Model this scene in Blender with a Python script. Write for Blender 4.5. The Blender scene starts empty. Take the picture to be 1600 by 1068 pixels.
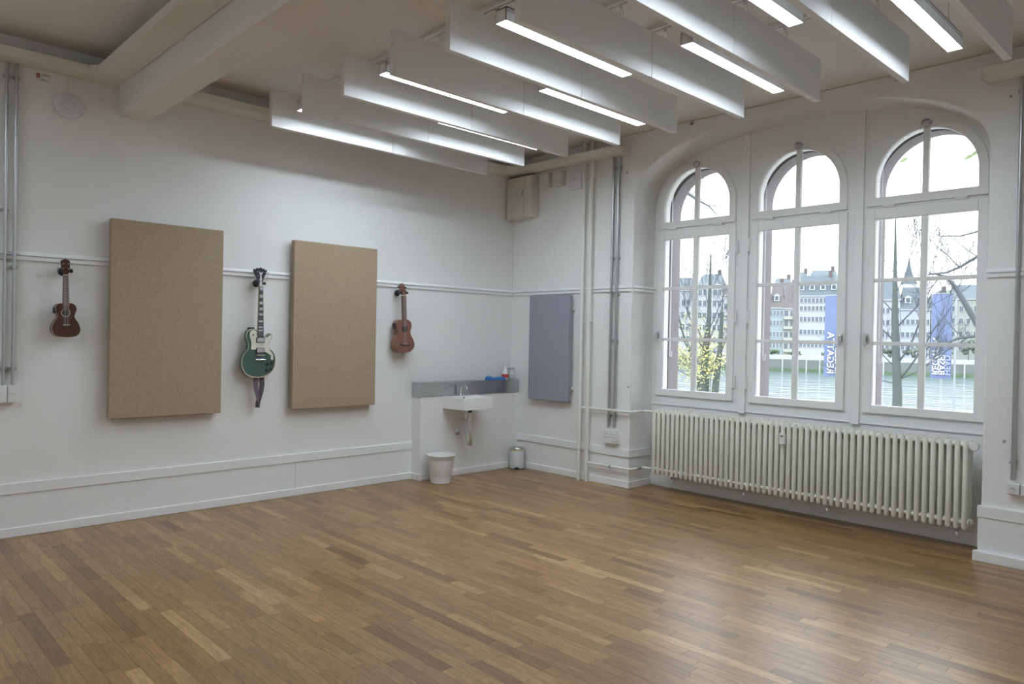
import bpy, math, random
from mathutils import Vector, Matrix
random.seed(7)
SC = bpy.context.scene
COL = SC.collection

# ---------------------------------------------------------------- camera
F = Vector((0.69206296, 0.72179881, -0.00743893))
R = Vector((0.72177997, -0.69184171, 0.01971625))
U = Vector((-0.00908461, 0.01901415, 0.99977794))
cam = bpy.data.cameras.new('camera')
camo = bpy.data.objects.new('camera', cam)
COL.objects.link(camo)
camo.matrix_world = Matrix(((R.x, U.x, -F.x, -6.01823685), (R.y, U.y, -F.y, -6.29661324), (R.z, U.z, -F.z, 1.52), (0, 0, 0, 1)))
cam.sensor_width = 36
cam.lens = 36 * 1143.44 / 1600
cam.clip_end = 2000
cam.clip_start = 0.05
SC.camera = camo

# ---------------------------------------------------------------- world, sun, exposure
W = bpy.data.worlds.new('overcast_sky')
SC.world = W
W.use_nodes = True
wn = W.node_tree
bg = wn.nodes['Background']
tc = wn.nodes.new('ShaderNodeTexCoord')
sx = wn.nodes.new('ShaderNodeSeparateXYZ')
rp = wn.nodes.new('ShaderNodeValToRGB')
wn.links.new(tc.outputs['Generated'], sx.inputs[0])
wn.links.new(sx.outputs['Z'], rp.inputs[0])
wn.links.new(rp.outputs[0], bg.inputs[0])
rp.color_ramp.elements[0].position = 0.0
rp.color_ramp.elements[0].color = (0.80, 0.83, 0.86, 1)
rp.color_ramp.elements[1].position = 1.0
rp.color_ramp.elements[1].color = (2.2, 2.45, 2.6, 1)
e = rp.color_ramp.elements.new(0.12); e.color = (0.88, 0.90, 0.90, 1)
e = rp.color_ramp.elements.new(0.30); e.color = (1.15, 1.17, 1.18, 1)
SKY = 2.0
bg.inputs[1].default_value = SKY
sun = bpy.data.lights.new('sun', 'SUN')
sun.energy = 0.5
sun.angle = math.radians(30)
sun.color = (1.0, 0.97, 0.93)
suno = bpy.data.objects.new('sun', sun)
COL.objects.link(suno)
suno.rotation_euler = Vector((0.72, 0.30, -0.62)).to_track_quat('-Z', 'Y').to_euler()
LAMP = 24.0        # radiance of the lamp diffusers
SC.view_settings.view_transform = 'Standard'
SC.view_settings.look = 'None'
SC.view_settings.gamma = 1
SC.view_settings.exposure = 0.8
SC.view_settings.use_curve_mapping = False
SC.cycles.max_bounces = 10
SC.cycles.diffuse_bounces = 6
SC.cycles.transparent_max_bounces = 16
SC.cycles.use_denoising = True
SC.cycles.sample_clamp_indirect = 6
SC.cycles.caustics_reflective = False
SC.cycles.caustics_refractive = False

# ---------------------------------------------------------------- materials
def srgb(r, g, b):
    f = lambda c: (c / 255 / 12.92) if c / 255 <= 0.04045 else ((c / 255 + 0.055) / 1.055) ** 2.4
    return (f(r), f(g), f(b), 1)

MATS = {}
def mat(name, col, rough=0.6, metal=0.0, noise=0.0, nscale=8, bump=0.0, bscale=60, emit=None, spec=0.5, stretch=None):
    if name in MATS: return MATS[name]
    m = bpy.data.materials.new(name); m.use_nodes = True
    nt = m.node_tree; b = nt.nodes['Principled BSDF']
    c = srgb(*col) if max(col) > 1.5 else (col[0], col[1], col[2], 1)
    b.inputs['Base Color'].default_value = c
    b.inputs['Roughness'].default_value = rough
    b.inputs['Metallic'].default_value = metal
    b.inputs['Specular IOR Level'].default_value = spec
    geo = nt.nodes.new('ShaderNodeNewGeometry')
    src = geo.outputs['Position']
    if stretch:
        mp = nt.nodes.new('ShaderNodeVectorMath'); mp.operation = 'MULTIPLY'
        mp.inputs[1].default_value = stretch
        nt.links.new(src, mp.inputs[0]); src = mp.outputs[0]
    if noise > 0:
        n = nt.nodes.new('ShaderNodeTexNoise'); n.inputs['Scale'].default_value = nscale; n.inputs['Detail'].default_value = 5
        nt.links.new(src, n.inputs['Vector'])
        mx = nt.nodes.new('ShaderNodeMix'); mx.data_type = 'RGBA'
        mx.inputs[6].default_value = tuple(v * (1 - noise) for v in c[:3]) + (1,)
        mx.inputs[7].default_value = tuple(min(1, v * (1 + noise)) for v in c[:3]) + (1,)
        nt.links.new(n.outputs['Fac'], mx.inputs[0]); nt.links.new(mx.outputs[2], b.inputs['Base Color'])
    if bump > 0:
        n2 = nt.nodes.new('ShaderNodeTexNoise'); n2.inputs['Scale'].default_value = bscale; n2.inputs['Detail'].default_value = 4
        nt.links.new(src, n2.inputs['Vector'])
        bp = nt.nodes.new('ShaderNodeBump'); bp.inputs['Strength'].default_value = bump; bp.inputs['Distance'].default_value = 0.004
        nt.links.new(n2.outputs['Fac'], bp.inputs['Height']); nt.links.new(bp.outputs[0], b.inputs['Normal'])
    if emit:
        b.inputs['Emission Color'].default_value = (emit[0], emit[1], emit[2], 1)
        b.inputs['Emission Strength'].default_value = emit[3]
    MATS[name] = m
    return m

M_PLASTER = mat('white_plaster', (0.80, 0.80, 0.79), 0.75, noise=0.02, nscale=1.5, bump=0.35, bscale=45)
M_CEIL = mat('ceiling_plaster', (0.78, 0.76, 0.72), 0.85, noise=0.03, nscale=1.2, bump=0.25, bscale=30)
M_WOODWHITE = mat('white_gloss_paint', (0.82, 0.825, 0.82), 0.42, noise=0.02, nscale=3, bump=0.08, bscale=25)
M_TRIM = mat('trim_paint', (0.82, 0.83, 0.83), 0.4, noise=0.015, nscale=3)
M_DUCT = mat('cream_duct', (0.76, 0.74, 0.665), 0.6, noise=0.02)
M_BEAM = mat('beam_paint', (0.76, 0.74, 0.70), 0.75, noise=0.03, nscale=2, bump=0.2, bscale=30)
M_BAFFLE = mat('baffle_felt', (0.80, 0.80, 0.80), 0.95, noise=0.02, nscale=120, bump=0.15, bscale=300)
M_HOUSING = mat('lamp_housing', (0.72, 0.73, 0.74), 0.4)
M_DIFF = mat('lamp_diffuser', (0.9, 0.9, 0.9), 0.5, emit=(0.84, 0.965, 1.07, LAMP))
M_BLACK = mat('black_plastic', (0.02, 0.02, 0.022), 0.45)
M_RUBBER = mat('dark_slot', (0.03, 0.03, 0.03), 0.8)
M_STEEL = mat('galvanised_steel', (0.50, 0.51, 0.52), 0.3, metal=0.9, noise=0.08, nscale=30)
M_CHROME = mat('chrome', (0.75, 0.75, 0.76), 0.12, metal=1.0)
M_BRUSH = mat('brushed_steel', (0.56, 0.57, 0.585), 0.24, metal=1.0, noise=0.03, nscale=40, stretch=(0.3, 1, 6))
M_PORC = mat('porcelain', (0.85, 0.85, 0.84), 0.12)
M_PIPE = mat('cream_pipe_paint', (0.78, 0.78, 0.73), 0.4)
M_RAD = mat('radiator_enamel', (0.76, 0.76, 0.68), 0.32, noise=0.015)
M_PLAST = mat('white_plastic', (0.75, 0.75, 0.74), 0.4)
M_CREAMPL = mat('cream_plastic', (0.68, 0.665, 0.60), 0.45)
M_LILACPL = mat('lilac_white_plastic', (0.70, 0.69, 0.74), 0.45)
M_GREY = mat('grey_plastic', (0.35, 0.35, 0.35), 0.5)
M_STONE = mat('pink_sandstone', (0.208, 0.188, 0.200), 0.9, noise=0.12, nscale=9, bump=0.4, bscale=40)
M_OUTWALL = mat('outer_render', (0.6, 0.55, 0.5), 0.9)
M_RED = mat('red_print', (0.55, 0.06, 0.06), 0.5)
M_GREYPR = mat('grey_print', (0.4, 0.4, 0.4), 0.5)
M_BLUECL = mat('blue_cloth', (0.05, 0.19, 0.52), 0.9, noise=0.2, nscale=60, bump=0.5, bscale=120)
M_YELLOW = mat('yellow_bag', (0.62, 0.52, 0.25), 0.5)

def fabric(name, c1, c2, scale):
    m = mat(name, c1, 0.95)
    nt = m.node_tree; b = nt.nodes['Principled BSDF']
    b.inputs['Specular IOR Level'].default_value = 0.15
    geo = nt.nodes.new('ShaderNodeNewGeometry')
    v = nt.nodes.new('ShaderNodeTexVoronoi'); v.inputs['Scale'].default_value = scale
    n = nt.nodes.new('ShaderNodeTexNoise'); n.inputs['Scale'].default_value = scale * 0.55; n.inputs['Detail'].default_value = 3
    mth = nt.nodes.new('ShaderNodeMath'); mth.operation = 'MULTIPLY_ADD'; mth.inputs[1].default_value = 0.8; 
    rmp = nt.nodes.new('ShaderNodeValToRGB')
    rmp.color_ramp.elements[0].position = 0.3; rmp.color_ramp.elements[0].color = (c2[0], c2[1], c2[2], 1)
    rmp.color_ramp.elements[1].position = 0.95; rmp.color_ramp.elements[1].color = (c1[0], c1[1], c1[2], 1)
    nt.links.new(geo.outputs['Position'], v.inputs['Vector']); nt.links.new(geo.outputs['Position'], n.inputs['Vector'])
    nt.links.new(v.outputs['Distance'], mth.inputs[0]); nt.links.new(n.outputs['Fac'], mth.inputs[2])
    nt.links.new(mth.outputs[0], rmp.inputs[0]); nt.links.new(rmp.outputs[0], b.inputs['Base Color'])
    bp = nt.nodes.new('ShaderNodeBump'); bp.inputs['Strength'].default_value = 0.5; bp.inputs['Distance'].default_value = 0.002
    nt.links.new(mth.outputs[0], bp.inputs['Height']); nt.links.new(bp.outputs[0], b.inputs['Normal'])
    return m
M_BEIGE = fabric('beige_felt', (0.41, 0.325, 0.225), (0.235, 0.18, 0.12), 170)
M_GREYF = fabric('grey_felt', (0.33, 0.34, 0.40), (0.22, 0.23, 0.285), 170)

def wood(name, dark, light, along, sc=14, rough=0.3):
    m = mat(name, dark, rough)
    nt = m.node_tree; b = nt.nodes['Principled BSDF']
    geo = nt.nodes.new('ShaderNodeNewGeometry')
    mp = nt.nodes.new('ShaderNodeVectorMath'); mp.operation = 'MULTIPLY'
    mp.inputs[1].default_value = {'x': (0.12, 1, 1), 'y': (1, 0.12, 1), 'z': (1, 1, 0.08)}[along]
    n = nt.nodes.new('ShaderNodeTexNoise'); n.inputs['Scale'].default_value = sc * 8; n.inputs['Detail'].default_value = 6
    nt.links.new(geo.outputs['Position'], mp.inputs[0]); nt.links.new(mp.outputs[0], n.inputs['Vector'])
    mx = nt.nodes.new('ShaderNodeMix'); mx.data_type = 'RGBA'
    mx.inputs[6].default_value = (*dark, 1); mx.inputs[7].default_value = (*light, 1)
    nt.links.new(n.outputs['Fac'], mx.inputs[0]); nt.links.new(mx.outputs[2], b.inputs['Base Color'])
    return m
M_MAHOG = wood('dark_mahogany', (0.035, 0.012, 0.007), (0.11, 0.04, 0.022), 'z')
M_REDWOOD = wood('reddish_mahogany', (0.13, 0.05, 0.035), (0.30, 0.14, 0.10), 'z', rough=0.45)
M_SIDEW = wood('orange_brown_wood', (0.16, 0.07, 0.035), (0.33, 0.16, 0.085), 'z', rough=0.4)
M_NECKW = wood('brown_neck_wood', (0.10, 0.05, 0.035), (0.20, 0.11, 0.075), 'z')
M_IVORY = mat('ivory_binding', (0.66, 0.58, 0.42), 0.35)
M_GREEN = mat('green_lacquer', (0.06, 0.12, 0.095), 0.15, noise=0.1, nscale=20)
M_GUARD = mat('cream_pickguard', (0.74, 0.72, 0.62), 0.25)
M_PEARL = mat('pearl', (0.68, 0.69, 0.70), 0.2)
M_STRAP = mat('grey_strap', (0.13, 0.11, 0.13), 0.8, noise=0.25, nscale=50)

def glass_mat():
    m = bpy.data.materials.new('window_glass'); m.use_nodes = True
    nt = m.node_tree; nt.nodes.clear()
    o = nt.nodes.new('ShaderNodeOutputMaterial'); mx = nt.nodes.new('ShaderNodeMixShader')
    t = nt.nodes.new('ShaderNodeBsdfTransparent'); t.inputs[0].default_value = (0.975, 0.985, 0.985, 1)
    g = nt.nodes.new('ShaderNodeBsdfGlossy'); g.inputs['Roughness'].default_value = 0.02
    fr = nt.nodes.new('ShaderNodeFresnel'); fr.inputs[0].default_value = 1.35
    nt.links.new(fr.outputs[0], mx.inputs[0]); nt.links.new(t.outputs[0], mx.inputs[1]); nt.links.new(g.outputs[0], mx.inputs[2])
    nt.links.new(mx.outputs[0], o.inputs[0]); return m
M_GLASS = glass_mat()

def floor_mat():
    m = bpy.data.materials.new('oiled_oak'); m.use_nodes = True
    nt = m.node_tree; b = nt.nodes['Principled BSDF']
    b.inputs['Specular IOR Level'].default_value = 0.85
    at = nt.nodes.new('ShaderNodeAttribute'); at.attribute_name = 'tone'
    sp = nt.nodes.new('ShaderNodeSeparateXYZ'); nt.links.new(at.outputs['Vector'], sp.inputs[0])
    geo = nt.nodes.new('ShaderNodeNewGeometry')
    cb = nt.nodes.new('ShaderNodeCombineXYZ')
    ml = nt.nodes.new('ShaderNodeMath'); ml.operation = 'MULTIPLY'; ml.inputs[1].default_value = 37.0
    nt.links.new(sp.outputs[1], ml.inputs[0]); nt.links.new(ml.outputs[0], cb.inputs[0]); nt.links.new(ml.outputs[0], cb.inputs[2])
    ad = nt.nodes.new('ShaderNodeVectorMath'); ad.operation = 'ADD'
    nt.links.new(geo.outputs['Position'], ad.inputs[0]); nt.links.new(cb.outputs[0], ad.inputs[1])
    mp = nt.nodes.new('ShaderNodeVectorMath'); mp.operation = 'MULTIPLY'; mp.inputs[1].default_value = (1, 0.10, 1)
    nt.links.new(ad.outputs[0], mp.inputs[0])
    # cathedral grain: rings distorted by noise
    n0 = nt.nodes.new('ShaderNodeTexNoise'); n0.inputs['Scale'].default_value = 9; n0.inputs['Detail'].default_value = 2
    nt.links.new(mp.outputs[0], n0.inputs['Vector'])
    r1 = nt.nodes.new('ShaderNodeMath'); r1.operation = 'MULTIPLY'; r1.inputs[1].default_value = 62
    nt.links.new(n0.outputs['Fac'], r1.inputs[0])
    r2 = nt.nodes.new('ShaderNodeMath'); r2.operation = 'SINE'; nt.links.new(r1.outputs[0], r2.inputs[0])
    n1 = nt.nodes.new('ShaderNodeTexNoise'); n1.inputs['Scale'].default_value = 170; n1.inputs['Detail'].default_value = 4
    nt.links.new(mp.outputs[0], n1.inputs['Vector'])
    gr = nt.nodes.new('ShaderNodeMath'); gr.operation = 'MULTIPLY_ADD'; gr.inputs[1].default_value = 0.10
    nt.links.new(r2.outputs[0], gr.inputs[0]); nt.links.new(n1.outputs['Fac'], gr.inputs[2])
    ramp = nt.nodes.new('ShaderNodeValToRGB')
    ramp.color_ramp.elements[0].position = 0.25; ramp.color_ramp.elements[0].color = (0.62, 0.59, 0.56, 1)
    ramp.color_ramp.elements[1].position = 0.75; ramp.color_ramp.elements[1].color = (1.15, 1.15, 1.15, 1)
    nt.links.new(gr.outputs[0], ramp.inputs[0])
    tone = nt.nodes.new('ShaderNodeValToRGB'); tone.color_ramp.interpolation = 'LINEAR'
    els = tone.color_ramp.elements
    els[0].position = 0.0; els[0].color = (0.175, 0.090, 0.034, 1)
    els[1].position = 1.0; els[1].color = (0.50, 0.32, 0.145, 1)
    x = els.new(0.25); x.color = (0.265, 0.145, 0.056, 1)
    x = els.new(0.7); x.color = (0.365, 0.212, 0.086, 1)
    nt.links.new(sp.outputs[0], tone.inputs[0])
    mx = nt.nodes.new('ShaderNodeMix'); mx.data_type = 'RGBA'; mx.blend_type = 'MULTIPLY'; mx.inputs[0].default_value = 1
    nt.links.new(tone.outputs[0], mx.inputs[6]); nt.links.new(ramp.outputs[0], mx.inputs[7])
    nt.links.new(mx.outputs[2], b.inputs['Base Color'])
    b.inputs['Roughness'].default_value = 0.33
    bp = nt.nodes.new('ShaderNodeBump'); bp.inputs['Strength'].default_value = 0.25; bp.inputs['Distance'].default_value = 0.001
    nt.links.new(gr.outputs[0], bp.inputs['Height']); nt.links.new(bp.outputs[0], b.inputs['Normal'])
    return m
M_OAK = floor_mat()

# ---------------------------------------------------------------- mesh helpers
class MB:
    def __init__(s): s.v = []; s.f = []; s.m = []; s.cur = 0
    def mat(s, i): s.cur = i; return s
    def add(s, vs, fs):
        o = len(s.v); s.v += [tuple(v) for v in vs]
        for f in fs: s.f.append(tuple(i + o for i in f)); s.m.append(s.cur)
        return s
    def box(s, x0, x1, y0, y1, z0, z1):
        x0, x1 = min(x0, x1), max(x0, x1); y0, y1 = min(y0, y1), max(y0, y1); z0, z1 = min(z0, z1), max(z0, z1)
        return s.add([(x0, y0, z0), (x1, y0, z0), (x1, y1, z0), (x0, y1, z0), (x0, y0, z1), (x1, y0, z1), (x1, y1, z1), (x0, y1, z1)],
                     [(0, 3, 2, 1), (4, 5, 6, 7), (0, 1, 5, 4), (1, 2, 6, 5), (2, 3, 7, 6), (3, 0, 4, 7)])
    def prism(s, poly, axis, a, b):
        # poly: 2-D outline in the plane normal to axis; x:(y,z) y:(x,z) z:(x,y)
        area = sum(poly[i][0] * poly[(i + 1) % len(poly)][1] - poly[(i + 1) % len(poly)][0] * poly[i][1] for i in range(len(poly)))
        if area < 0: poly = poly[::-1]
        if a > b: a, b = b, a
        P = {'x': lambda p, t: (t, p[0], p[1]), 'y': lambda p, t: (p[0], t, p[1]), 'z': lambda p, t: (p[0], p[1], t)}[axis]
        n = len(poly); vs = [P(p, a) for p in poly] + [P(p, b) for p in poly]
        fs = [tuple(range(n))[::-1], tuple(range(n, 2 * n))] + [(i, (i + 1) % n, (i + 1) % n + n, i + n) for i in range(n)]
        if axis == 'y': fs = [f[::-1] for f in fs]
        return s.add(vs, fs)
    def tube(s, pts, r, n=8, cap=True):
        pts = [Vector(p) for p in pts]; rs = r if isinstance(r, (list, tuple)) else [r] * len(pts)
        rings = []; prev = None
        for i, p in enumerate(pts):
            t = (pts[min(i + 1, len(pts) - 1)] - pts[max(i - 1, 0)]).normalized()
            if prev is None:
                a = Vector((0, 0, 1)) if abs(t.z) < 0.9 else Vector((1, 0, 0))
                x = t.cross(a).normalized()
            else:
                x = (prev - t * prev.dot(t)).normalized()
            prev = x; y = t.cross(x)
            rings.append([p + (x * math.cos(k * 2 * math.pi / n) + y * math.sin(k * 2 * math.pi / n)) * rs[i] for k in range(n)])
        vs = [v for rg in rings for v in rg]; fs = []
        for i in range(len(rings) - 1):
            for k in range(n):
                fs.append((i * n + k, i * n + (k + 1) % n, (i + 1) * n + (k + 1) % n, (i + 1) * n + k))
        if cap:
            fs.append(tuple(range(n))[::-1]); fs.append(tuple(range((len(rings) - 1) * n, len(rings) * n)))
        return s.add(vs, fs)
    def cyl(s, a, b, r, n=16): return s.tube([a, b], r, n)
    def lathe(s, prof, c, n=24, axis='z'):
        vs = []; fs = []
        for (r, h) in prof:
            for k in range(n):
                a = 2 * math.pi * k / n; p = (r * math.cos(a), r * math.sin(a), h)
                if axis == 'x': p = (p[2], p[0], p[1])
                if axis == 'y': p = (p[0], p[2], p[1])
                vs.append((c[0] + p[0], c[1] + p[1], c[2] + p[2]))
        for i in range(len(prof) - 1):
            for k in range(n):
                q = (i * n + k, i * n + (k + 1) % n, (i + 1) * n + (k + 1) % n, (i + 1) * n + k)
                fs.append(q[::-1] if axis == 'y' else q)
        fs.append(tuple(range(n))[::-1]); fs.append(tuple(range((len(prof) - 1) * n, len(prof) * n)))
        return s.add(vs, fs)
    def ball(s, c, r, n=10, sz=1.0):
        return s.lathe([(max(r * math.sin(math.pi * i / n), 1e-4), -r * sz * math.cos(math.pi * i / n)) for i in range(n + 1)], c, n * 2)

def obj(name, mb, m, parent=None, smooth=False, bevel=0.0, local=False, seg=2):
    vs = mb.v
    lo = [min(v[i] for v in vs) for i in range(3)]; hi = [max(v[i] for v in vs) for i in range(3)]
    c = Vector([(lo[i] + hi[i]) / 2 for i in range(3)])
    if parent is None: c.z = lo[2]
    me = bpy.data.meshes.new(name)
    me.from_pydata([(v[0] - c.x, v[1] - c.y, v[2] - c.z) for v in vs], [], mb.f)
    for mm in (m if isinstance(m, (list, tuple)) else [m]): me.materials.append(mm)
    if len(me.materials) > 1: me.polygons.foreach_set('material_index', mb.m)
    me.update()
    o = bpy.data.objects.new(name, me); COL.objects.link(o)
    if smooth:
        me.polygons.foreach_set('use_smooth', [True] * len(me.polygons))
        try: me.set_sharp_from_angle(angle=math.radians(38))
        except Exception: pass
    if bevel > 0:
        bv = o.modifiers.new('bevel', 'BEVEL'); bv.width = bevel; bv.segments = seg; bv.limit_method = 'ANGLE'; bv.angle_limit = math.radians(40)
        bv.harden_normals = False
    if parent is not None:
        o.parent = parent
        o.location = c if local else c - Vector(base(parent))
    else:
        o.location = c
    return o
def base(o):
    p = Vector(o.location); q = o.parent
    while q is not None: p = p + Vector(q.location); q = q.parent
    return p
def tag(o, label=None, cat=None, group=None, kind=None):
    if label: o['label'] = label
    if cat: o['category'] = cat
    if group: o['group'] = group
    if kind: o['kind'] = kind
    return o
def thing(name, loc, label, cat, group=None, rotz=0):
    o = bpy.data.objects.new(name, None); COL.objects.link(o); o.location = loc; o.rotation_euler = (0, 0, rotz)
    o.empty_display_size = 0.1
    return tag(o, label, cat, group)
def struct(name, mb, m, **k):
    return tag(obj(name, mb, m, **k), kind='structure')

# ---------------------------------------------------------------- room shell
XB, YN, H = -8.6, -6.68, 3.60      # back wall x, near wall y, ceiling height
YA, YB, SP, AH = -1.77, -4.87, 2.90, 0.60   # arched bay: sides, springing, rise
YC = (YA + YB) / 2; HW = (YA - YB) / 2
def archz(y, inset=0.0):
    t = min(1, abs(y - YC) / (HW - inset)); return SP + (AH - inset) * (1 - t ** 2.35) ** (1 / 2.35)
N = 40
arch = [(YC + HW * math.cos(math.pi * i / N), 0) for i in range(N + 1)]
arch = [(y, archz(y)) for y, _ in arch]          # from YA to YB
struct('ceiling', MB().box(XB - 0.2, 0.75, YN - 0.2, 0.2, H, H + 0.2), M_CEIL)
CEIL = bpy.data.objects['ceiling']
wl = struct('wall_left', MB().box(XB - 0.2, 0.75, 0, 0.2, -0.1, H), M_PLASTER)
struct('wall_back', MB().box(XB - 0.2, XB, YN, 0, -0.1, H), M_PLASTER)
struct('wall_near', MB().box(XB - 0.2, 0.75, YN - 0.2, YN, -0.1, H), M_PLASTER)
poly = [(0, -0.1), (YA, -0.1)] + arch + [(YB, -0.1), (YN, -0.1), (YN, H), (0, H)]
wr = struct('wall_right', MB().prism(poly, 'x', 0.0, 0.42), M_PLASTER, bevel=0.012)
# niche back wall below the windows, with its own skirting
obj('niche_panel', MB().box(0.385, 0.43, YB, YA, -0.1, 0.85), M_PLASTER, wr)
obj('niche_skirting', MB().box(0.365, 0.385, YB, YA, 0, 0.105), M_TRIM, wr, bevel=0.003)
obj('niche_ledge', MB().box(0.372, 0.39, YB, YA, 0.845, 0.86), M_WOODWHITE, wr, bevel=0.003)

# window joinery: painted timber infill with three arched holes
WC = [-2.265, -3.308, -4.348]
GH, GR = 0.372, 0.372
def half_polys(cy, ya, yb, hw, z0, zs, zlow, topf, n=16):
    out = []
    for sgn, ye in ((1, ya), (-1, yb)):
        pts = [(ye, zlow), (cy, zlow), (cy, z0), (cy + sgn * hw, z0), (cy + sgn * hw, zs)]
        for i in range(1, n + 1):
            a = math.pi / 2 * i / n
            pts.append((cy + sgn * hw * math.cos(a), zs + hw * math.sin(a)))
        m = 12
        for i in range(m + 1):
            y = cy + (ye - cy) * i / m
            pts.append((y, topf(y)))
        out.append(pts)
    return out
edges = [YA, (WC[0] + WC[1]) / 2, (WC[1] + WC[2]) / 2, YB]
mb = MB()
for k, cy in enumerate(WC):
    for p in half_polys(cy, edges[k], edges[k + 1], 0.415, 0.97, 2.868, 0.85, lambda y: archz(y) if abs(y - YC) < HW - 1e-6 else SP):
        mb.prism(p, 'x', 0.376, 0.46)
    mb.box(0.376, 0.46, cy - 0.42, cy + 0.42, 2.60, 2.70)
obj('timber_infill', mb, M_WOODWHITE, wr)
# outer masonry in pink sandstone with arched openings
mb = MB()
for k, cy in enumerate(WC):
    ya = 0.2 if k == 0 else edges[k]; yb = YN - 0.2 if k == 2 else edges[k + 1]
    for p in half_polys(cy, ya, yb, 0.425, 0.86, 2.83, -4.0, lambda y: 5.0):
        mb.prism(p, 'x', 0.56, 0.74)
    for p in half_polys(cy, edges[k], edges[k + 1], 0.475, 0.86, 2.83, 0.80, lambda y: 3.6):
        mb.prism(p, 'x', 0.46, 0.56)
obj('stone_surround', mb, M_STONE, wr)
# cover boards between the windows
for y in (-2.803, -3.845):
    tag(obj('cover_board', MB().box(0.352, 0.376, y - 0.036, y + 0.036, 0.835, archz(y) - 0.002), M_WOODWHITE, wr, bevel=0.004))

def arch_ring(mb, cy, hw, zs, hw2, zs2, x0, x1, n=20):
    for sgn in (1, -1):
        for i in range(n):
            a0, a1 = math.pi / 2 * i / n, math.pi / 2 * (i + 1) / n
            q = [(cy + sgn * hw * math.cos(a0), zs + hw * math.sin(a0)), (cy + sgn * hw2 * math.cos(a0), zs2 + hw2 * math.sin(a0)),
                 (cy + sgn * hw2 * math.cos(a1), zs2 + hw2 * math.sin(a1)), (cy + sgn * hw * math.cos(a1), zs + hw * math.sin(a1))]
            mb.prism(q, 'x', x0, x1)
for k, cy in enumerate(WC):
    w = thing('window_%d' % (k + 1), (0.36, cy, 0.95), None, None); w['kind'] = 'structure'
    # casement sash
    mb = MB()
    x0, x1 = 0.352, 0.412
    mb.box(x0, x1, cy - 0.442, cy - GH, 0.943, 2.64); mb.box(x0, x1, cy + GH, cy + 0.442, 0.943, 2.64)
    mb.box(x0, x1, cy - GH, cy + GH, 0.943, 1.01); mb.box(x0, x1, cy - GH, cy + GH, 2.548, 2.64)
    obj('casement_frame', mb, M_WOODWHITE, w, bevel=0.004)
    # arched fanlight
    mb = MB()
    mb.box(x0, x1, cy - 0.437, cy + 0.437, 2.663, 2.728)
    mb.box(x0, x1, cy - 0.437, cy - GH, 2.728, 2.868); mb.box(x0, x1, cy + GH, cy + 0.437, 2.728, 2.868)
    arch_ring(mb, cy, GH, 2.868, 0.437, 2.868, x0, x1)
    obj('fanlight_frame', mb, M_WOODWHITE, w)
    mb = MB()
    for a_, b_ in ((0.98, 2.56), (2.70, 2.868)):
        mb.box(0.413, 0.475, cy - 0.412, cy - 0.381, a_, b_); mb.box(0.413, 0.475, cy + 0.381, cy + 0.412, a_, b_)
    mb.box(0.413, 0.475, cy - 0.381, cy + 0.381, 0.98, 1.004); mb.box(0.413, 0.475, cy - 0.412, cy + 0.412, 2.56, 2.70)
    arch_ring(mb, cy, 0.381, 2.868, 0.412, 2.868, 0.413, 0.475)
    obj('box_frame', mb, M_WOODWHITE, w)
    mb = MB(); mb.box(0.36, 0.405, cy - 0.0225, cy + 0.0225, 1.01, 2.548)
    obj('glazing_bar', mb, M_WOODWHITE, w, bevel=0.004)
    for z in (1.523, 2.045):
        mb = MB()
        for s in (-1, 1): mb.box(0.364, 0.40, cy + s * 0.0225, cy + s * GH, z - 0.0155, z + 0.0155)
        obj('glazing_bar', mb, M_WOODWHITE, w, bevel=0.003)
    obj('glazing_bar', MB().box(0.36, 0.405, cy - 0.022, cy + 0.022, 2.728, 3.238), M_WOODWHITE, w, bevel=0.004)
    zz = [1.01, 1.523, 2.045, 2.548]
    for s in (-1, 1):
        for i in range(3):
            obj('pane', MB().box(0.382, 0.386, cy + s * 0.02, cy + s * (GH + 0.002), zz[i] + 0.008, zz[i + 1] - 0.008), M_GLASS, w)
        pts = [(cy + s * 0.02, 2.725), (cy + s * (GH + 0.002), 2.725)] + [(cy + s * (GH + 0.002) * math.cos(a), 2.868 + GH * math.sin(a)) for a in [math.pi / 2 * i / 12 for i in range(12)]] + [(cy + s * 0.02, 3.24)]
        obj('pane', MB().prism(pts, 'x', 0.382, 0.386), M_GLASS, w)
    # small hinges of the fanlight, catch on its crown
    for s in (-0.26, 0.26):
        obj('hinge', MB().box(0.338, 0.352, cy + s - 0.04, cy + s + 0.04, 2.640, 2.664).cyl((0.342, cy + s - 0.045, 2.652), (0.342, cy + s + 0.045, 2.652), 0.008, 8), M_WOODWHITE, w)
    obj('catch', MB().lathe([(0.005, 0), (0.034, 0.0), (0.036, -0.008), (0.02, -0.02), (0.004, -0.02)], (0.352, cy - 0.0, 3.275), 16, 'x').box(0.325, 0.345, cy - 0.045, cy - 0.005, 3.268, 3.283), M_STEEL, w, smooth=True)
    # casement hinges and handle
    hs = {0: -1, 1: 1, 2: -1}[k]
    for z in (1.13, 1.75, 2.42):
        yy = cy + hs * 0.452
        obj('hinge', MB().cyl((0.342, yy, z - 0.06), (0.342, yy, z + 0.06), 0.009, 10).cyl((0.342, yy, z + 0.062), (0.342, yy, z + 0.072), 0.006, 8).box(0.345, 0.353, yy - 0.02, yy + 0.02, z - 0.055, z + 0.055), M_WOODWHITE, w, smooth=True)
    yy = cy - hs * 0.418
    hd = obj('handle', MB().box(0.338, 0.353, yy - 0.016, yy + 0.016, 1.53, 1.60).cyl((0.338, yy, 1.578), (0.318, yy, 1.578), 0.008, 10).box(0.306, 0.322, yy - 0.010, yy + 0.010, 1.50, 1.588), M_CHROME, w, bevel=0.003)
    tag(hd, 'chrome handle')
    yr = cy + GH - 0.0
    pz = 3.06
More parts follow.
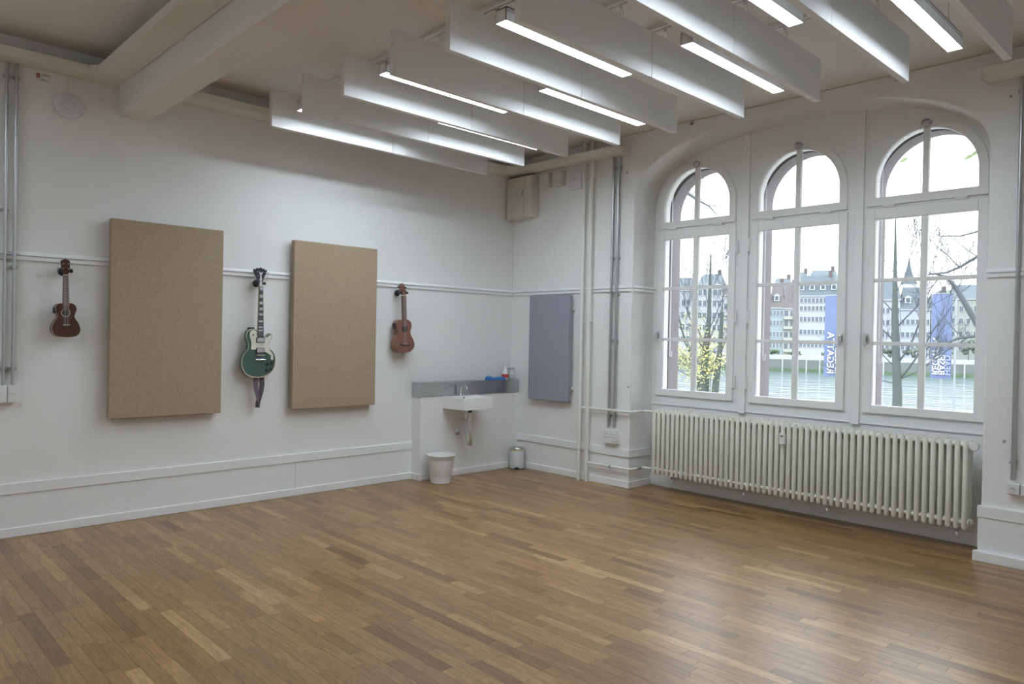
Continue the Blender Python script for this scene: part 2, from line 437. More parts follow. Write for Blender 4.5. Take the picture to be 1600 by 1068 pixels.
    obj('blind_rod', MB().tube([(0.50, yr + 0.0, pz), (0.50, yr, 1.36), (0.50, yr - 0.006, 1.345), (0.50, yr - 0.018, 1.345), (0.50, yr - 0.024, 1.36), (0.50, yr - 0.024, 1.40)], 0.007, 8), M_PLAST, w, smooth=True)

# ---------------------------------------------------------------- floor
planks = []
x = XB; rowi = 0
SW = 0.0705
rnd = random.Random(3)
while x < 0.37:
    y = YN - rnd.random() * 0.4
    while y < 0:
        L = rnd.choice([0.28, 0.38, 0.45, 0.5, 0.55, 0.65, 0.8])
        y2 = y + L
        a, b = max(y, YN), min(y2, 0)
        if x > -0.03: a, b = max(a, YB), min(b, YA)
        if b - a > 0.02:
            if True:
                t = min(1, max(0, rnd.gauss(0.45, 0.20)))
                planks.append((x, min(x + SW, 0.37), a, b, t, rnd.random()))
        y = y2
    x += SW
C0 = camo.matrix_world.translation
def size_in_view(p):
    c = Vector(((p[0] + p[1]) / 2, (p[2] + p[3]) / 2, 0)) - C0
    d = c.dot(F)
    if d < 0.3: return -1
    px, py = 800 + 1143 * c.dot(R) / d, 534 - 1143 * c.dot(U) / d
    if px < 0 or px > 1600 or py > 1068: return -1
    return (p[3] - p[2]) * 1.5 / d ** 3
planks.sort(key=size_in_view, reverse=True)
fl = struct('floor', MB().box(XB - 0.2, 0.43, YN - 0.2, 0.2, -0.12, -0.013), mat('subfloor', (0.03, 0.02, 0.012), 0.9))
def plank_mesh(ps, name):
    vs = []; fs = []; tn = []
    g = 0.0006
    for (x0, x1, y0, y1, t, q) in ps:
        o = len(vs); dz = -0.0004 * q
        x0, x1, y0, y1 = x0 + g, x1 - g, y0 + g, y1 - g
        vs += [(x0, y0, -0.012), (x1, y0, -0.012), (x1, y1, -0.012), (x0, y1, -0.012), (x0, y0, dz), (x1, y0, dz), (x1, y1, dz), (x0, y1, dz)]
        fs += [tuple(i + o for i in f) for f in [(0, 3, 2, 1), (4, 5, 6, 7), (0, 1, 5, 4), (1, 2, 6, 5), (2, 3, 7, 6), (3, 0, 4, 7)]]
        tn += [(t, q, 0, 1)] * 8
    c = Vector((sum(v[0] for v in vs) / len(vs), sum(v[1] for v in vs) / len(vs), -0.006))
    me = bpy.data.meshes.new(name); me.from_pydata([(v[0] - c.x, v[1] - c.y, v[2] - c.z) for v in vs], [], fs)
    a = me.attributes.new('tone', 'FLOAT_COLOR', 'POINT'); a.data.foreach_set('color', [w for t in tn for w in t])
    me.materials.append(M_OAK)
    o = bpy.data.objects.new(name, me); COL.objects.link(o); o.parent = fl; o.location = c - fl.location
    return o
for p in planks[:300]: plank_mesh([p], 'plank')
tag(plank_mesh(planks[300:], 'oak_strips'), kind='stuff')

# ---------------------------------------------------------------- skirting, dado band, picture rail
NX0, NX1, ND, NZ = -1.425, 0.0, 0.15, 1.02        # plumbing box on the left wall
struct('baseboard_left', MB().box(XB, NX0, -0.016, 0, 0, 0.068), M_TRIM, bevel=0.004)
pb = struct('wall_sink', MB().box(NX0, NX1, -ND, 0, 0, 0.872), M_PLASTER, bevel=0.006)
struct('baseboard_sink', MB().box(NX0 - 0.014, NX1, -ND - 0.014, 0, 0, 0.066), M_TRIM, bevel=0.003)
struct('baseboard_right', MB().box(-0.016, 0.36, YA, -ND - 0.014, 0, 0.068).box(0.0, 0.364, YA - 0.016, YA, 0, 0.068).box(-0.016, 0, YA - 0.016, YA, 0, 0.068), M_TRIM, bevel=0.003)
struct('baseboard_near', MB().box(-0.055, 0.0, YN, YB + 0.035, 0, 0.068).box(0, 0.36, YB, YB + 0.02, 0, 0.068), M_TRIM, bevel=0.003)
struct('trim_1', MB().box(XB, NX0, -0.014, 0, 0.312, 0.39), M_TRIM, bevel=0.003)
struct('trim_2', MB().box(-0.014, 0.0, YA - 0.014, -ND, 0.312, 0.39).box(0, 0.37, YA - 0.014, YA, 0.312, 0.39), M_TRIM, bevel=0.003)
struct('trim_3', MB().box(-0.028, 0.0, YN, YB + 0.018, 0.308, 0.388), M_TRIM, bevel=0.003)
obj('dado_cladding', MB().box(-0.022, 0.0, YN, YB + 0.012, 0.0, 0.306), M_TRIM, wr)
# picture rail: slim double moulding
def rail(mb, x0, x1, y0, y1, dx, dy):
    pass
def rail_left(a, b):
    return MB().prism([(0, 2.004), (-0.016, 2.004), (-0.016, 2.030), (-0.003, 2.0305), (-0.003, 2.037), (-0.021, 2.038), (-0.021, 2.046), (-0.008, 2.064), (0, 2.066)], 'x', a, b)
struct('trim_4', rail_left(XB, 0.0), M_TRIM)
prof = [(0, 2.004), (-0.016, 2.004), (-0.016, 2.030), (-0.003, 2.0305), (-0.003, 2.037), (-0.021, 2.038), (-0.021, 2.046), (-0.008, 2.064), (0, 2.066)]
mb = MB().prism(prof, 'y', YA, 0)
mb.prism([(YA + p[0], p[1]) for p in prof], 'x', -0.0, 0.376)
struct('trim_5', mb, M_TRIM)
struct('trim_6', MB().prism(prof, 'y', YN, YB), M_TRIM)
# vertical joint in the lower panel of the left wall
obj('dado_panel', MB().box(XB, -2.748, -0.005, 0, 0.068, 0.312), M_TRIM, wl)
obj('dado_panel', MB().box(-2.745, NX0, -0.005, 0, 0.068, 0.312), M_TRIM, wl)

# ---------------------------------------------------------------- beam, cable ducts
struct('ceiling_beam', MB().box(-4.30, -4.085, YN, 0, 3.18, H), M_BEAM, bevel=0.008)
dt = thing('cable_duct', (-4.4, -0.1, 3.40), 'long cream cable duct along the guitar wall turning beside the ceiling beam', 'cable duct')
z0, z1 = 3.40, 3.465
mb = MB().prism([(XB, 0), (-4.305, 0), (-4.305, YN), (-4.50, YN), (-4.50, -0.22), (-4.535, -0.19), (XB, -0.19)], 'z', z0, z1)
obj('duct_channel', mb, M_DUCT, dt, bevel=0.003)
obj('corner_cover', MB().prism([(-4.30, -0.0), (-4.56, 0.0), (-4.56, -0.194), (-4.54, -0.194), (-4.504, -0.225), (-4.504, -0.26), (-4.30, -0.26)], 'z', z0 - 0.0025, z1 + 0.003), M_DUCT, dt)
dt2 = thing('cable_duct', (-2, -0.1, 3.40), 'cream cable duct running round the far corner above the white pipes', 'cable duct')
mb = MB().prism([(-4.08, 0), (0, 0), (0, -1.70), (-0.13, -1.70), (-0.19, -1.60), (-0.19, -0.30), (-0.30, -0.19), (-4.08, -0.19)], 'z', z0, z1)
obj('duct_channel', mb, M_DUCT, dt2, bevel=0.003)
obj('corner_cover', MB().prism([(0, 0), (0, -0.40), (-0.193, -0.40), (-0.193, -0.30), (-0.30, -0.193), (-0.40, -0.193), (-0.40, 0)], 'z', z0 - 0.0025, z1 + 0.003), M_DUCT, dt2)
dt3 = thing('cable_duct', (-0.1, -5.5, 3.38), 'short end of cream cable duct at right edge above the window pier', 'cable duct')
obj('duct_channel', MB().box(-0.19, 0, YN, -4.86, 3.375, 3.445), M_DUCT, dt3, bevel=0.003)
obj('end_cap', MB().box(-0.192, 0, -4.86, -4.852, 3.373, 3.447), M_DUCT, dt3)
# clips that peep out above the ducts
for i, (x, y) in enumerate([(-3.6, -0.02), (-0.33, -0.02)]):
    obj('duct_clip', MB().box(x - 0.02, x + 0.02, y - 0.02, y + 0.02, 3.465, 3.50).box(x - 0.006, x + 0.006, y - 0.03, y + 0.01, 3.465, 3.515), M_GREY, dt2)
obj('duct_clip', MB().box(-0.03, 0, -1.60, -1.57, 3.465, 3.51), M_GREY, dt2)
lp = thing('wall_socket', (-4.50, -0.012, 3.50), 'small pale surface socket above cable duct in the ceiling corner', 'socket')
obj('back_box', MB().box(-4.545, -4.475, -0.03, 0, 3.475, 3.535), M_CREAMPL, lp, bevel=0.004)
obj('plug', MB().lathe([(0.002, 0), (0.016, 0), (0.014, -0.012), (0.002, -0.012)], (-4.50, -0.03, 3.503), 12, 'y'), M_BLACK, lp)

# ---------------------------------------------------------------- acoustic baffles
BY = [-0.596, -1.143, -1.719, -2.323, -2.901, -3.494, -4.069, -4.641, -5.199]
ordw = ['nearest the guitar wall', 'second from the guitar wall', 'third from the guitar wall', 'fourth from the guitar wall', 'fifth of the row and middle one',
        'sixth from the guitar wall', 'seventh from the guitar wall', 'eighth from the guitar wall', 'farthest from the guitar wall, at top right']
TRX = [-2.93, -2.434, -1.964, -1.457]
BX0, BXM, BX1 = -3.318, -2.134, -0.955
for i, y in enumerate(BY):
    t = thing('acoustic_baffle', ((BX0 + BX1) / 2, y + 0.022, 3.2), 'white hanging acoustic baffle, ' + ordw[i], 'baffle', 'white acoustic baffles hanging in a row from the ceiling')
    for a, b in ((BX0, BXM - 0.0015), (BXM + 0.0015, BX1)):
        obj('panel', MB().box(a, b, y, y + 0.044, 3.2, 3.492), M_BAFFLE, t, bevel=0.002)
    for tx in TRX:
        ym = y + 0.022
        obj('hook', MB().cyl((tx, ym, 3.578), (tx, ym, 3.545), 0.011, 10).tube([(tx, ym, 3.55), (tx + 0.012, ym - 0.008, 3.532), (tx + 0.012, ym - 0.01, 3.510), (tx, ym, 3.495), (tx - 0.012, ym + 0.008, 3.510), (tx - 0.006, ym + 0.006, 3.53)], 0.003, 6).cyl((tx, ym, 3.49), (tx, ym, 3.503), 0.008, 8), M_PLAST, t, smooth=True)
for i, tx in enumerate(TRX):
    nm = ['white ceiling track carrying baffles, farthest from the window', 'white ceiling track carrying baffles, second from the beam', 'white ceiling track carrying baffles, third from the beam', 'white ceiling track carrying baffles, nearest the window'][i]
    t = thing('ceiling_track', (tx, -2.9, 3.575), nm, 'ceiling track', 'tracks the baffles hang from')
    mb = MB().box(tx - 0.035, tx - 0.006, -5.9, -0.35, 3.575, 3.6).box(tx + 0.006, tx + 0.035, -5.9, -0.35, 3.575, 3.6)
    obj('rail', mb, M_PLAST, t, bevel=0.002)
    obj('slot', MB().box(tx - 0.006, tx + 0.006, -5.9, -0.35, 3.592, 3.6), M_RUBBER, t)

# ---------------------------------------------------------------- lamps
LY = [-0.858, -1.435, -2.035, -2.612, -3.225, -3.81, -4.40, -4.925]
wrd = ['first', 'second', 'third', 'fourth', 'fifth', 'sixth', 'seventh', 'eighth']
for i, y in enumerate(LY):
    a, b = (-3.21, -2.04) if i % 2 == 0 else (-2.228, -1.045)
    t = thing('linear_lamp', ((a + b) / 2, y, 3.3), 'lit white linear lamp between %s and %s baffle from the guitar wall' % (wrd[i], (wrd + ['ninth'])[i + 1]), 'ceiling lamp', 'linear lamps hanging between the baffles')
    w = 0.0425
    mb = MB().box(a, b, y - w, y - w + 0.003, 3.3, 3.378).box(a, b, y + w - 0.003, y + w, 3.3, 3.378).box(a, b, y - w, y + w, 3.372, 3.378).box(a, a + 0.003, y - w, y + w, 3.3, 3.378).box(b - 0.003, b, y - w, y + w, 3.3, 3.378)
    obj('housing', mb, M_HOUSING, t)
    obj('groove', MB().box(a + 0.002, b - 0.002, y - w - 0.0006, y + w + 0.0006, 3.356, 3.360), M_GREY, t)
    obj('diffuser', MB().box(a + 0.003, b - 0.003, y - w + 0.003, y + w - 0.003, 3.3005, 3.304), M_DIFF, t)
    for s in (0.12, 0.88):
        xx = a + (b - a) * s
        obj('wire', MB().cyl((xx, y, 3.378), (xx, y, 3.6), 0.0012, 6), M_GREY, t)

# unseen lamps added beyond the beam to brighten beam, left wall and room
for y in LY[::2]:
    a, b = -7.35, -6.18
    lt = struct('added_rear_lamp', MB().box(a, b, y - 0.0425, y + 0.0425, 3.304, 3.378).cyl((a + 0.14, y, 3.37), (a + 0.14, y, 3.6), 0.0012, 6).cyl((b - 0.14, y, 3.37), (b - 0.14, y, 3.6), 0.0012, 6), M_HOUSING)
    obj('diffuser', MB().box(a + 0.003, b - 0.003, y - 0.0395, y + 0.0395, 3.3005, 3.304), M_DIFF, lt)

# ---------------------------------------------------------------- felt panels on the walls
def felt_panel(x0, x1, z0, z1, label, m):
    t = thing('sound_absorber', ((x0 + x1) / 2, -0.08, z0), label, 'sound absorber')
    obj('felt_board', MB().box(x0, x1, -0.10, -0.035, z0, z1), m, t, bevel=0.006, seg=3)
    for zz in (z0 + 0.12, z1 - 0.16):
        for xx in (x0 + 0.04, x1 - 0.08):
            obj('bracket', MB().box(xx, xx + 0.05, -0.037, 0, zz, zz + 0.035), M_PLAST, t)
    return t
felt_panel(-4.358, -3.4915, 0.822, 2.370, 'large beige felt panel on left wall between dark ukulele and green guitar', M_BEIGE)
felt_panel(-2.841, -1.952, 0.814, 2.362, 'large beige felt panel on left wall between green guitar and reddish ukulele', M_BEIGE)
t = thing('sound_absorber', (-0.06, -0.69, 0.817), 'grey felt panel on the window wall beside the white heating pipes', 'sound absorber')
obj('felt_board', MB().box(-0.085, -0.035, -0.998, -0.386, 0.817, 1.985), M_GREYF, t, bevel=0.006, seg=3)
for zz in (0.95, 1.82):
    for yy in (-1.008, -0.43):
        obj('bracket', MB().box(-0.037, 0, yy, yy + 0.04, zz, zz + 0.035), M_CREAMPL, t)

# ---------------------------------------------------------------- instruments
def catmull(pts, n=4):
    out = []; L = len(pts)
    for i in range(L):
        p0, p1, p2, p3 = pts[i - 1], pts[i], pts[(i + 1) % L], pts[(i + 2) % L]
        for k in range(n):
            t = k / n
            out.append(tuple(0.5 * ((2 * p1[j]) + (-p0[j] + p2[j]) * t + (2 * p0[j] - 5 * p1[j] + 4 * p2[j] - p3[j]) * t * t + (-p0[j] + 3 * p1[j] - 3 * p2[j] + p3[j]) * t ** 3) for j in (0, 1)))
    return out
def scalep(pts, k, c=None):
    n = len(pts)
    c = c or (sum(p[0] for p in pts) / n, sum(p[1] for p in pts) / n)
    return [(c[0] + (p[0] - c[0]) * k, c[1] + (p[1] - c[1]) * k) for p in pts]
def hanger(x, z, yf, label):
    t = thing('wall_hanger', (x, -0.01, z), label, 'hanger', 'black instrument hangers on the wall')
    obj('wall_plate', MB().lathe([(0.004, 0), (0.032, 0), (0.032, -0.012), (0.026, -0.02), (0.012, -0.022), (0.010, -0.026)], (x, -0.018, z), 20, 'y', ), M_BLACK, t, smooth=True)
    obj('arm', MB().cyl((x, -0.03, z), (x, yf + 0.035, z), 0.011, 10), M_BLACK, t, smooth=True)
    for s in (-1, 1):
        obj('yoke', MB().tube([(x, yf + 0.035, z), (x + s * 0.034, yf + 0.03, z), (x + s * 0.034, yf - 0.012, z)], 0.009, 10).ball((x + s * 0.034, yf - 0.014, z), 0.014, 6), M_BLACK, t, smooth=True)

# -- green electric guitar
GB = [(-3.185, 1.479), (-3.188, 1.532), (-3.206, 1.542), (-3.227, 1.545), (-3.251, 1.541), (-3.271, 1.529), (-3.283, 1.503), (-3.285, 1.472), (-3.279, 1.441), (-3.268, 1.413), (-3.264, 1.382), (-3.276, 1.355), (-3.301, 1.327), (-3.317, 1.296), (-3.324, 1.258), (-3.322, 1.219), (-3.309, 1.18), (-3.287, 1.148), (-3.26, 1.129), (-3.231, 1.118), (-3.191, 1.111), (-3.15, 1.112), (-3.108, 1.122), (-3.067, 1.141), (-3.034, 1.172), (-3.015, 1.214), (-3.009, 1.263), (-3.014, 1.303), (-3.032, 1.339), (-3.058, 1.361), (-3.075, 1.383), (-3.078, 1.399), (-3.072, 1.423), (-3.056, 1.451), (-3.046, 1.479), (-3.048, 1.499), (-3.061, 1.506), (-3.073, 1.504), (-3.09, 1.491), (-3.106, 1.48), (-3.127, 1.476)]
GP = [(-3.19, 1.473), (-3.194, 1.516), (-3.21, 1.53), (-3.235, 1.531), (-3.25, 1.519), (-3.256, 1.5), (-3.252, 1.468), (-3.244, 1.437), (-3.239, 1.406), (-3.241, 1.363), (-3.203, 1.36), (-3.16, 1.352), (-3.116, 1.342), (-3.087, 1.329), (-3.066, 1.315), (-3.056, 1.301), (-3.061, 1.287), (-3.056, 1.273), (-3.045, 1.27), (-3.037, 1.277), (-3.036, 1.303), (-3.045, 1.327), (-3.066, 1.351), (-3.079, 1.375), (-3.086, 1.399), (-3.079, 1.427), (-3.062, 1.451), (-3.056, 1.479), (-3.058, 1.493), (-3.073, 1.488), (-3.098, 1.47), (-3.127, 1.469)]
g = thing('electric_guitar', (-3.16, -0.085, 1.11), 'green single-cutaway electric guitar with cream pickguard hanging between the beige panels', 'guitar')
gb = catmull(GB, 3)
obj('body', MB().prism(gb, 'y', -0.108, -0.062), M_GREEN, g, bevel=0.006, seg=3)
obj('binding', MB().prism(scalep(gb, 0.988), 'y', -0.1096, -0.1040), M_IVORY, g)
obj('top', MB().prism(scalep(gb, 0.955), 'y', -0.1115, -0.104), M_GREEN, g, bevel=0.002)
obj('pickguard', MB().prism(catmull(GP, 2), 'y', -0.1150, -0.1112), M_GUARD, g)
obj('neck', MB().prism([(-3.186, 1.47), (-3.130, 1.47), (-3.145, 1.925), (-3.179, 1.925)], 'y', -0.118, -0.09), M_IVORY, g, bevel=0.006)
fb = obj('fretboard', MB().prism([(-3.186, 1.469), (-3.131, 1.469), (-3.145, 1.915), (-3.179, 1.915)], 'y', -0.1215, -0.1175), M_BLACK, g)
nut, scale = 1.915, 0.628
fz = [nut - scale * (1 - 2 ** (-i / 12)) for i in range(0, 21)]
mb = MB()
for i in range(1, 21):
    if fz[i] < 1.472: break
    hw = 0.0165 + (1.915 - fz[i]) * 0.022
    mb.box(-3.161 - hw, -3.161 + hw, -0.1225, -0.1212, fz[i] - 0.0012, fz[i] + 0.0012)
tag(obj('frets', mb, M_CHROME, fb), kind='stuff')
for i in (1, 3, 5, 7, 9, 12, 15, 17):
    a, b = fz[i - 1], fz[i]
    if b < 1.47: break
    hw = 0.0115 + (1.915 - b) * 0.018
    obj('inlay', MB().box(-3.161 - hw, -3.161 + hw, -0.1222, -0.1210, b + (a - b) * 0.16, a - (a - b) * 0.16), M_PEARL, fb)
GHD = [(-3.184, 1.915), (-3.186, 1.968), (-3.2, 2.001), (-3.218, 2.032), (-3.224, 2.066), (-3.205, 2.062), (-3.193, 2.078), (-3.178, 2.071), (-3.161, 2.084), (-3.146, 2.071), (-3.131, 2.076), (-3.120, 2.062), (-3.105, 2.066), (-3.112, 2.035), (-3.128, 2.004), (-3.140, 1.971), (-3.142, 1.915)]
GHD = [(p[0] - 0.003, p[1]) for p in GHD]
hs = obj('headstock', MB().prism(catmull(GHD, 2), 'y', -0.112, -0.094), M_BLACK, g)
obj('headstock_inlay', MB().prism(catmull([(-3.183, 2.05), (-3.17, 2.012), (-3.175, 1.975), (-3.165, 1.95), (-3.153, 1.975), (-3.158, 2.012), (-3.144, 2.05), (-3.164, 2.036)], 2), 'y', -0.1135, -0.1115), M_PEARL, hs)
obj('truss_cover', MB().prism([(-3.179, 1.925), (-3.147, 1.925), (-3.155, 1.962), (-3.163, 1.975), (-3.171, 1.962)], 'y', -0.1145, -0.111), M_PEARL, hs)
for s, xo in ((-1, 0), (1, 0)):
    for j, zt in enumerate((1.975, 2.008, 2.042)):
        xb = -3.163 + s * (0.022 + 0.008 * j)
        obj('tuner', MB().cyl((xb, -0.112, zt), (xb, -0.121, zt), 0.005, 10).cyl((xb + s * 0.012, -0.104, zt), (xb + s * 0.028, -0.104, zt), 0.003, 8).ball((xb + s * 0.034, -0.104, zt), 0.0085, 5, 0.7), M_CHROME, g, smooth=True)
for zc in (1.445, 1.3535):
    p = obj('pickup', MB().box(-3.199, -3.121, -0.1215, -0.114, zc - 0.0215, zc + 0.0215), M_BLACK, g, bevel=0.002)
    obj('pickup_cover', MB().box(-3.193, -3.127, -0.1265, -0.1212, zc - 0.0175, zc + 0.0175), M_CHROME, p, bevel=0.003)
obj('bridge', MB().box(-3.196, -3.118, -0.127, -0.1205, 1.306, 1.318).cyl((-3.192, -0.111, 1.312), (-3.192, -0.121, 1.312), 0.005).cyl((-3.122, -0.111, 1.312), (-3.122, -0.121, 1.312), 0.005), M_CHROME, g, bevel=0.002)
obj('tailpiece', MB().tube([(-3.203, -0.122, 1.272), (-3.112, -0.122, 1.272)], 0.007, 10).cyl((-3.199, -0.111, 1.272), (-3.199, -0.122, 1.272), 0.006).cyl((-3.116, -0.111, 1.272), (-3.116, -0.122, 1.272), 0.006), M_CHROME, g, smooth=True)
for (kx, kz) in [(-3.089, 1.233), (-3.048, 1.245), (-3.094, 1.177), (-3.053, 1.189)]:
    obj('knob', MB().lathe([(0.003, 0), (0.0125, 0), (0.011, -0.014), (0.003, -0.015)], (kx, -0.111, kz), 16, 'y'), M_BLACK, g, smooth=True)
mb = MB()
for j in range(6):
    o1 = (j - 2.5); mb.cyl((-3.157 + o1 * 0.0102, -0.129, 1.275), (-3.162 + o1 * 0.0056, -0.1238, 1.918), 0.0006, 4)
tag(obj('strings', mb, M_CHROME, g), kind='stuff')
obj('toggle_switch', MB().cyl((-3.226, -0.112, 1.488), (-3.226, -0.130, 1.488), 0.0025, 8).cyl((-3.226, -0.115, 1.488), (-3.226, -0.117, 1.488), 0.007, 12), M_BLACK, g)
obj('strap_lock', MB().box(-3.262, -3.205, -0.098, -0.07, 1.54, 1.556), M_BLACK, g, bevel=0.004)
def ribbon(pts, w, m, name, parent):
    mb = MB(); vs = []; n = len(pts)
    for i, (x, y, z, tw) in enumerate(pts):
        dx, dy = math.cos(tw) * w / 2, math.sin(tw) * w / 2
        for k in (0, 1):
            for s in (-1, 1): vs.append((x + s * dx, y + s * dy + k * 0.003, z))
    fs = []
    for i in range(n - 1):
        a, b = 4 * i, 4 * i + 4
        fs += [(a, a + 1, b + 1, b), (a + 2, b + 2, b + 3, a + 3), (a, b, b + 2, a + 2), (a + 1, a + 3, b + 3, b + 1)]
    fs += [(0, 2, 3, 1), (4 * n - 4, 4 * n - 3, 4 * n - 1, 4 * n - 2)]
    mb.add(vs, fs)
    return obj(name, mb, m, parent, smooth=True)
st = ribbon([(-3.178, -0.085, 1.113, 0.1), (-3.182, -0.088, 1.06, 0.15), (-3.178, -0.09, 1.01, 0.25), (-3.165, -0.09, 0.95, 0.5), (-3.154, -0.085, 0.90, 0.8), (-3.148, -0.075, 0.862, 1.0), (-3.146, -0.06, 0.845, 1.2)], 0.046, M_STRAP, 'strap', g)
ribbon([(-3.124, -0.075, 1.113, -0.2), (-3.118, -0.075, 1.06, -0.3), (-3.122, -0.07, 1.00, -0.5), (-3.134, -0.065, 0.94, -0.8), (-3.144, -0.055, 0.89, -0.9), (-3.146, -0.05, 0.845, -1.0)], 0.042, M_STRAP, 'strap', g)
hanger(-3.163, 1.945, -0.10, 'black wall hanger holding the green electric guitar')

# -- ukuleles
def ukulele(outline, neckx, zt, zj, headpts, hole, hr, bridge, yb, yf, mtop, mside, bind, label, mbridge):
    xs = [p[0] for p in outline]; zs = [p[1] for p in outline]
    t = thing('ukulele', ((min(xs) + max(xs)) / 2, (yb + yf) / 2, min(zs)), label, 'ukulele')
    ol = catmull(outline, 3)
    obj('body', MB().prism(ol, 'y', yf + 0.003, yb), mside, t, bevel=0.003)
    if bind: obj('binding', MB().prism(scalep(ol, 1.006), 'y', yf + 0.001, yf + 0.006), M_IVORY, t)
    obj('soundboard', MB().prism(scalep(ol, 0.985), 'y', yf, yf + 0.005), mtop, t)
    hx, hz = hole
    obj('sound_hole', MB().lathe([(0.001, 0), (hr, 0), (hr, -0.0008), (0.001, -0.0008)], (hx, yf, hz), 28, 'y'), M_RUBBER, t)
    mbr = MB()
    for k in range(28):
        a0, a1 = 2 * math.pi * k / 28, 2 * math.pi * (k + 1) / 28
        q = [(hx + r * math.cos(a), hz + r * math.sin(a)) for r, a in ((hr, a0), (hr + 0.004, a0), (hr + 0.004, a1), (hr, a1))]
        mbr.prism(q, 'y', yf - 0.001, yf)
    obj('rosette', mbr, M_IVORY if bind else M_MAHOG, t)
    (na, nb), (nc, nd) = neckx   # at joint, at nut
    obj('neck', MB().prism([(na + 0.001, zj), (nb - 0.001, zj), (nd, zt), (nc, zt)], 'y', yf - 0.002, yf + 0.022), M_NECKW, t, bevel=0.005)
    f = obj('fretboard', MB().prism([(na, hz + hr * 0.8), (nb, hz + hr * 0.8), (nd, zt), (nc, zt)], 'y', yf - 0.006, yf - 0.001), M_NECKW, t)
    L = (zt - bridge[1]); mbf = MB()
    for i in range(1, 17):
        z = zt - L * (1 - 2 ** (-i / 12))
        if z < hz + hr: break
        u_ = (zt - z) / (zt - zj); a = nc + (na - nc) * u_; b = nd + (nb - nd) * u_
        mbf.box(a, b, yf - 0.0072, yf - 0.005, z - 0.0008, z + 0.0008)
    tag(obj('frets', mbf, M_CHROME, f), kind='stuff')
    obj('nut', MB().box(nc - 0.001, nd + 0.001, yf - 0.009, yf + 0.004, zt, zt + 0.006), M_IVORY, t)
    h = obj('headstock', MB().prism(headpts, 'y', yf - 0.002, yf + 0.012), mtop, t, bevel=0.002)
    hx0 = sum(p[0] for p in headpts) / len(headpts); hz0 = zt + 0.05; hz1 = zt + 0.085
    for s in (-1, 1):
        for zz in (hz0, hz1):
            obj('tuning_peg', MB().cyl((hx0 + s * 0.016, yf - 0.002, zz), (hx0 + s * 0.016, yf - 0.012, zz), 0.0045, 10).cyl((hx0 + s * 0.022, yf + 0.016, zz), (hx0 + s * 0.042, yf + 0.016, zz), 0.003, 8).box(hx0 + s * 0.040, hx0 + s * 0.052, yf + 0.010, yf + 0.022, zz - 0.008, zz + 0.008), M_CHROME if bind else M_BLACK, t, smooth=True)
    bx, bz, bw = bridge
    b_ = obj('bridge', MB().box(bx - bw, bx + bw, yf - 0.007, yf, bz - 0.011, bz + 0.005), mbridge, t, bevel=0.002)
    obj('saddle', MB().box(bx - bw * 0.75, bx + bw * 0.75, yf - 0.010, yf - 0.006, bz + 0.0005, bz + 0.0035), M_PEARL, b_)
    if bind:
        for j in range(4): obj('bridge_pin', MB().lathe([(0.001, 0), (0.0032, 0), (0.003, -0.003), (0.001, -0.004)], (bx - 0.016 + j * 0.0107, yf - 0.007, bz - 0.006), 8, 'y'), M_PEARL, b_)
    mbs = MB()
    for j in range(4):
        q = j - 1.5
        mbs.cyl((bx + q * 0.0105, yf - 0.010, bz), ((nc + nd) / 2 + q * 0.0075, yf - 0.009, zt + 0.004), 0.0007, 4)
    tag(obj('strings', mbs, M_PEARL, t), kind='stuff')
    return t
UB = [(-4.64, 1.703), (-4.618, 1.702), (-4.601, 1.69), (-4.591, 1.672), (-4.59, 1.653), (-4.596, 1.631), (-4.603, 1.612), (-4.599, 1.593), (-4.586, 1.572), (-4.572, 1.547), (-4.564, 1.523), (-4.563, 1.497), (-4.571, 1.475), (-4.587, 1.46), (-4.609, 1.453), (-4.642, 1.449), (-4.674, 1.45), (-4.706, 1.453), (-4.728, 1.464), (-4.741, 1.482), (-4.748, 1.503), (-4.747, 1.525), (-4.741, 1.543), (-4.727, 1.571), (-4.714, 1.593), (-4.711, 1.608), (-4.717, 1.624), (-4.725, 1.642), (-4.728, 1.663), (-4.723, 1.682), (-4.71, 1.696), (-4.68, 1.701)]
UH = [(-4.678, 1.912), (-4.692, 1.951), (-4.698, 2.009), (-4.687, 2.019), (-4.668, 2.026), (-4.647, 2.019), (-4.637, 2.011), (-4.639, 1.955), (-4.647, 1.914)]
u1 = ukulele(UB, ((-4.682, -4.638), (-4.680, -4.647)), 1.905, 1.70, UH, (-4.661, 1.630), 0.026, (-4.657, 1.541, 0.03), -0.05, -0.12, M_MAHOG, M_MAHOG, True,
        'dark brown ukulele with pale edging hanging beside the steel pipes', M_MAHOG)
obj('preamp', MB().box(-4.735, -4.722, -0.105, -0.065, 1.625, 1.668), M_BLACK, u1, bevel=0.002)
hanger(-4.664, 1.938, -0.112, 'black wall hanger holding the dark brown ukulele')
VB = [(-1.617, 1.674), (-1.585, 1.667), (-1.561, 1.649), (-1.551, 1.622), (-1.552, 1.595), (-1.563, 1.564), (-1.563, 1.533), (-1.548, 1.502), (-1.523, 1.464), (-1.51, 1.426), (-1.512, 1.391), (-1.531, 1.364), (-1.563, 1.342), (-1.61, 1.333), (-1.656, 1.331), (-1.702, 1.337), (-1.735, 1.356), (-1.747, 1.382), (-1.75, 1.416), (-1.742, 1.454), (-1.724, 1.492), (-1.714, 1.523), (-1.718, 1.553), (-1.731, 1.583), (-1.736, 1.613), (-1.727, 1.64), (-1.705, 1.66), (-1.668, 1.668)]
VH = [(-1.681, 1.919), (-1.693, 1.949), (-1.713, 1.994), (-1.711, 2.028), (-1.695, 2.033), (-1.681, 2.041), (-1.667, 2.034), (-1.648, 2.028), (-1.646, 2.005), (-1.636, 1.975), (-1.628, 1.945), (-1.63, 1.922)]
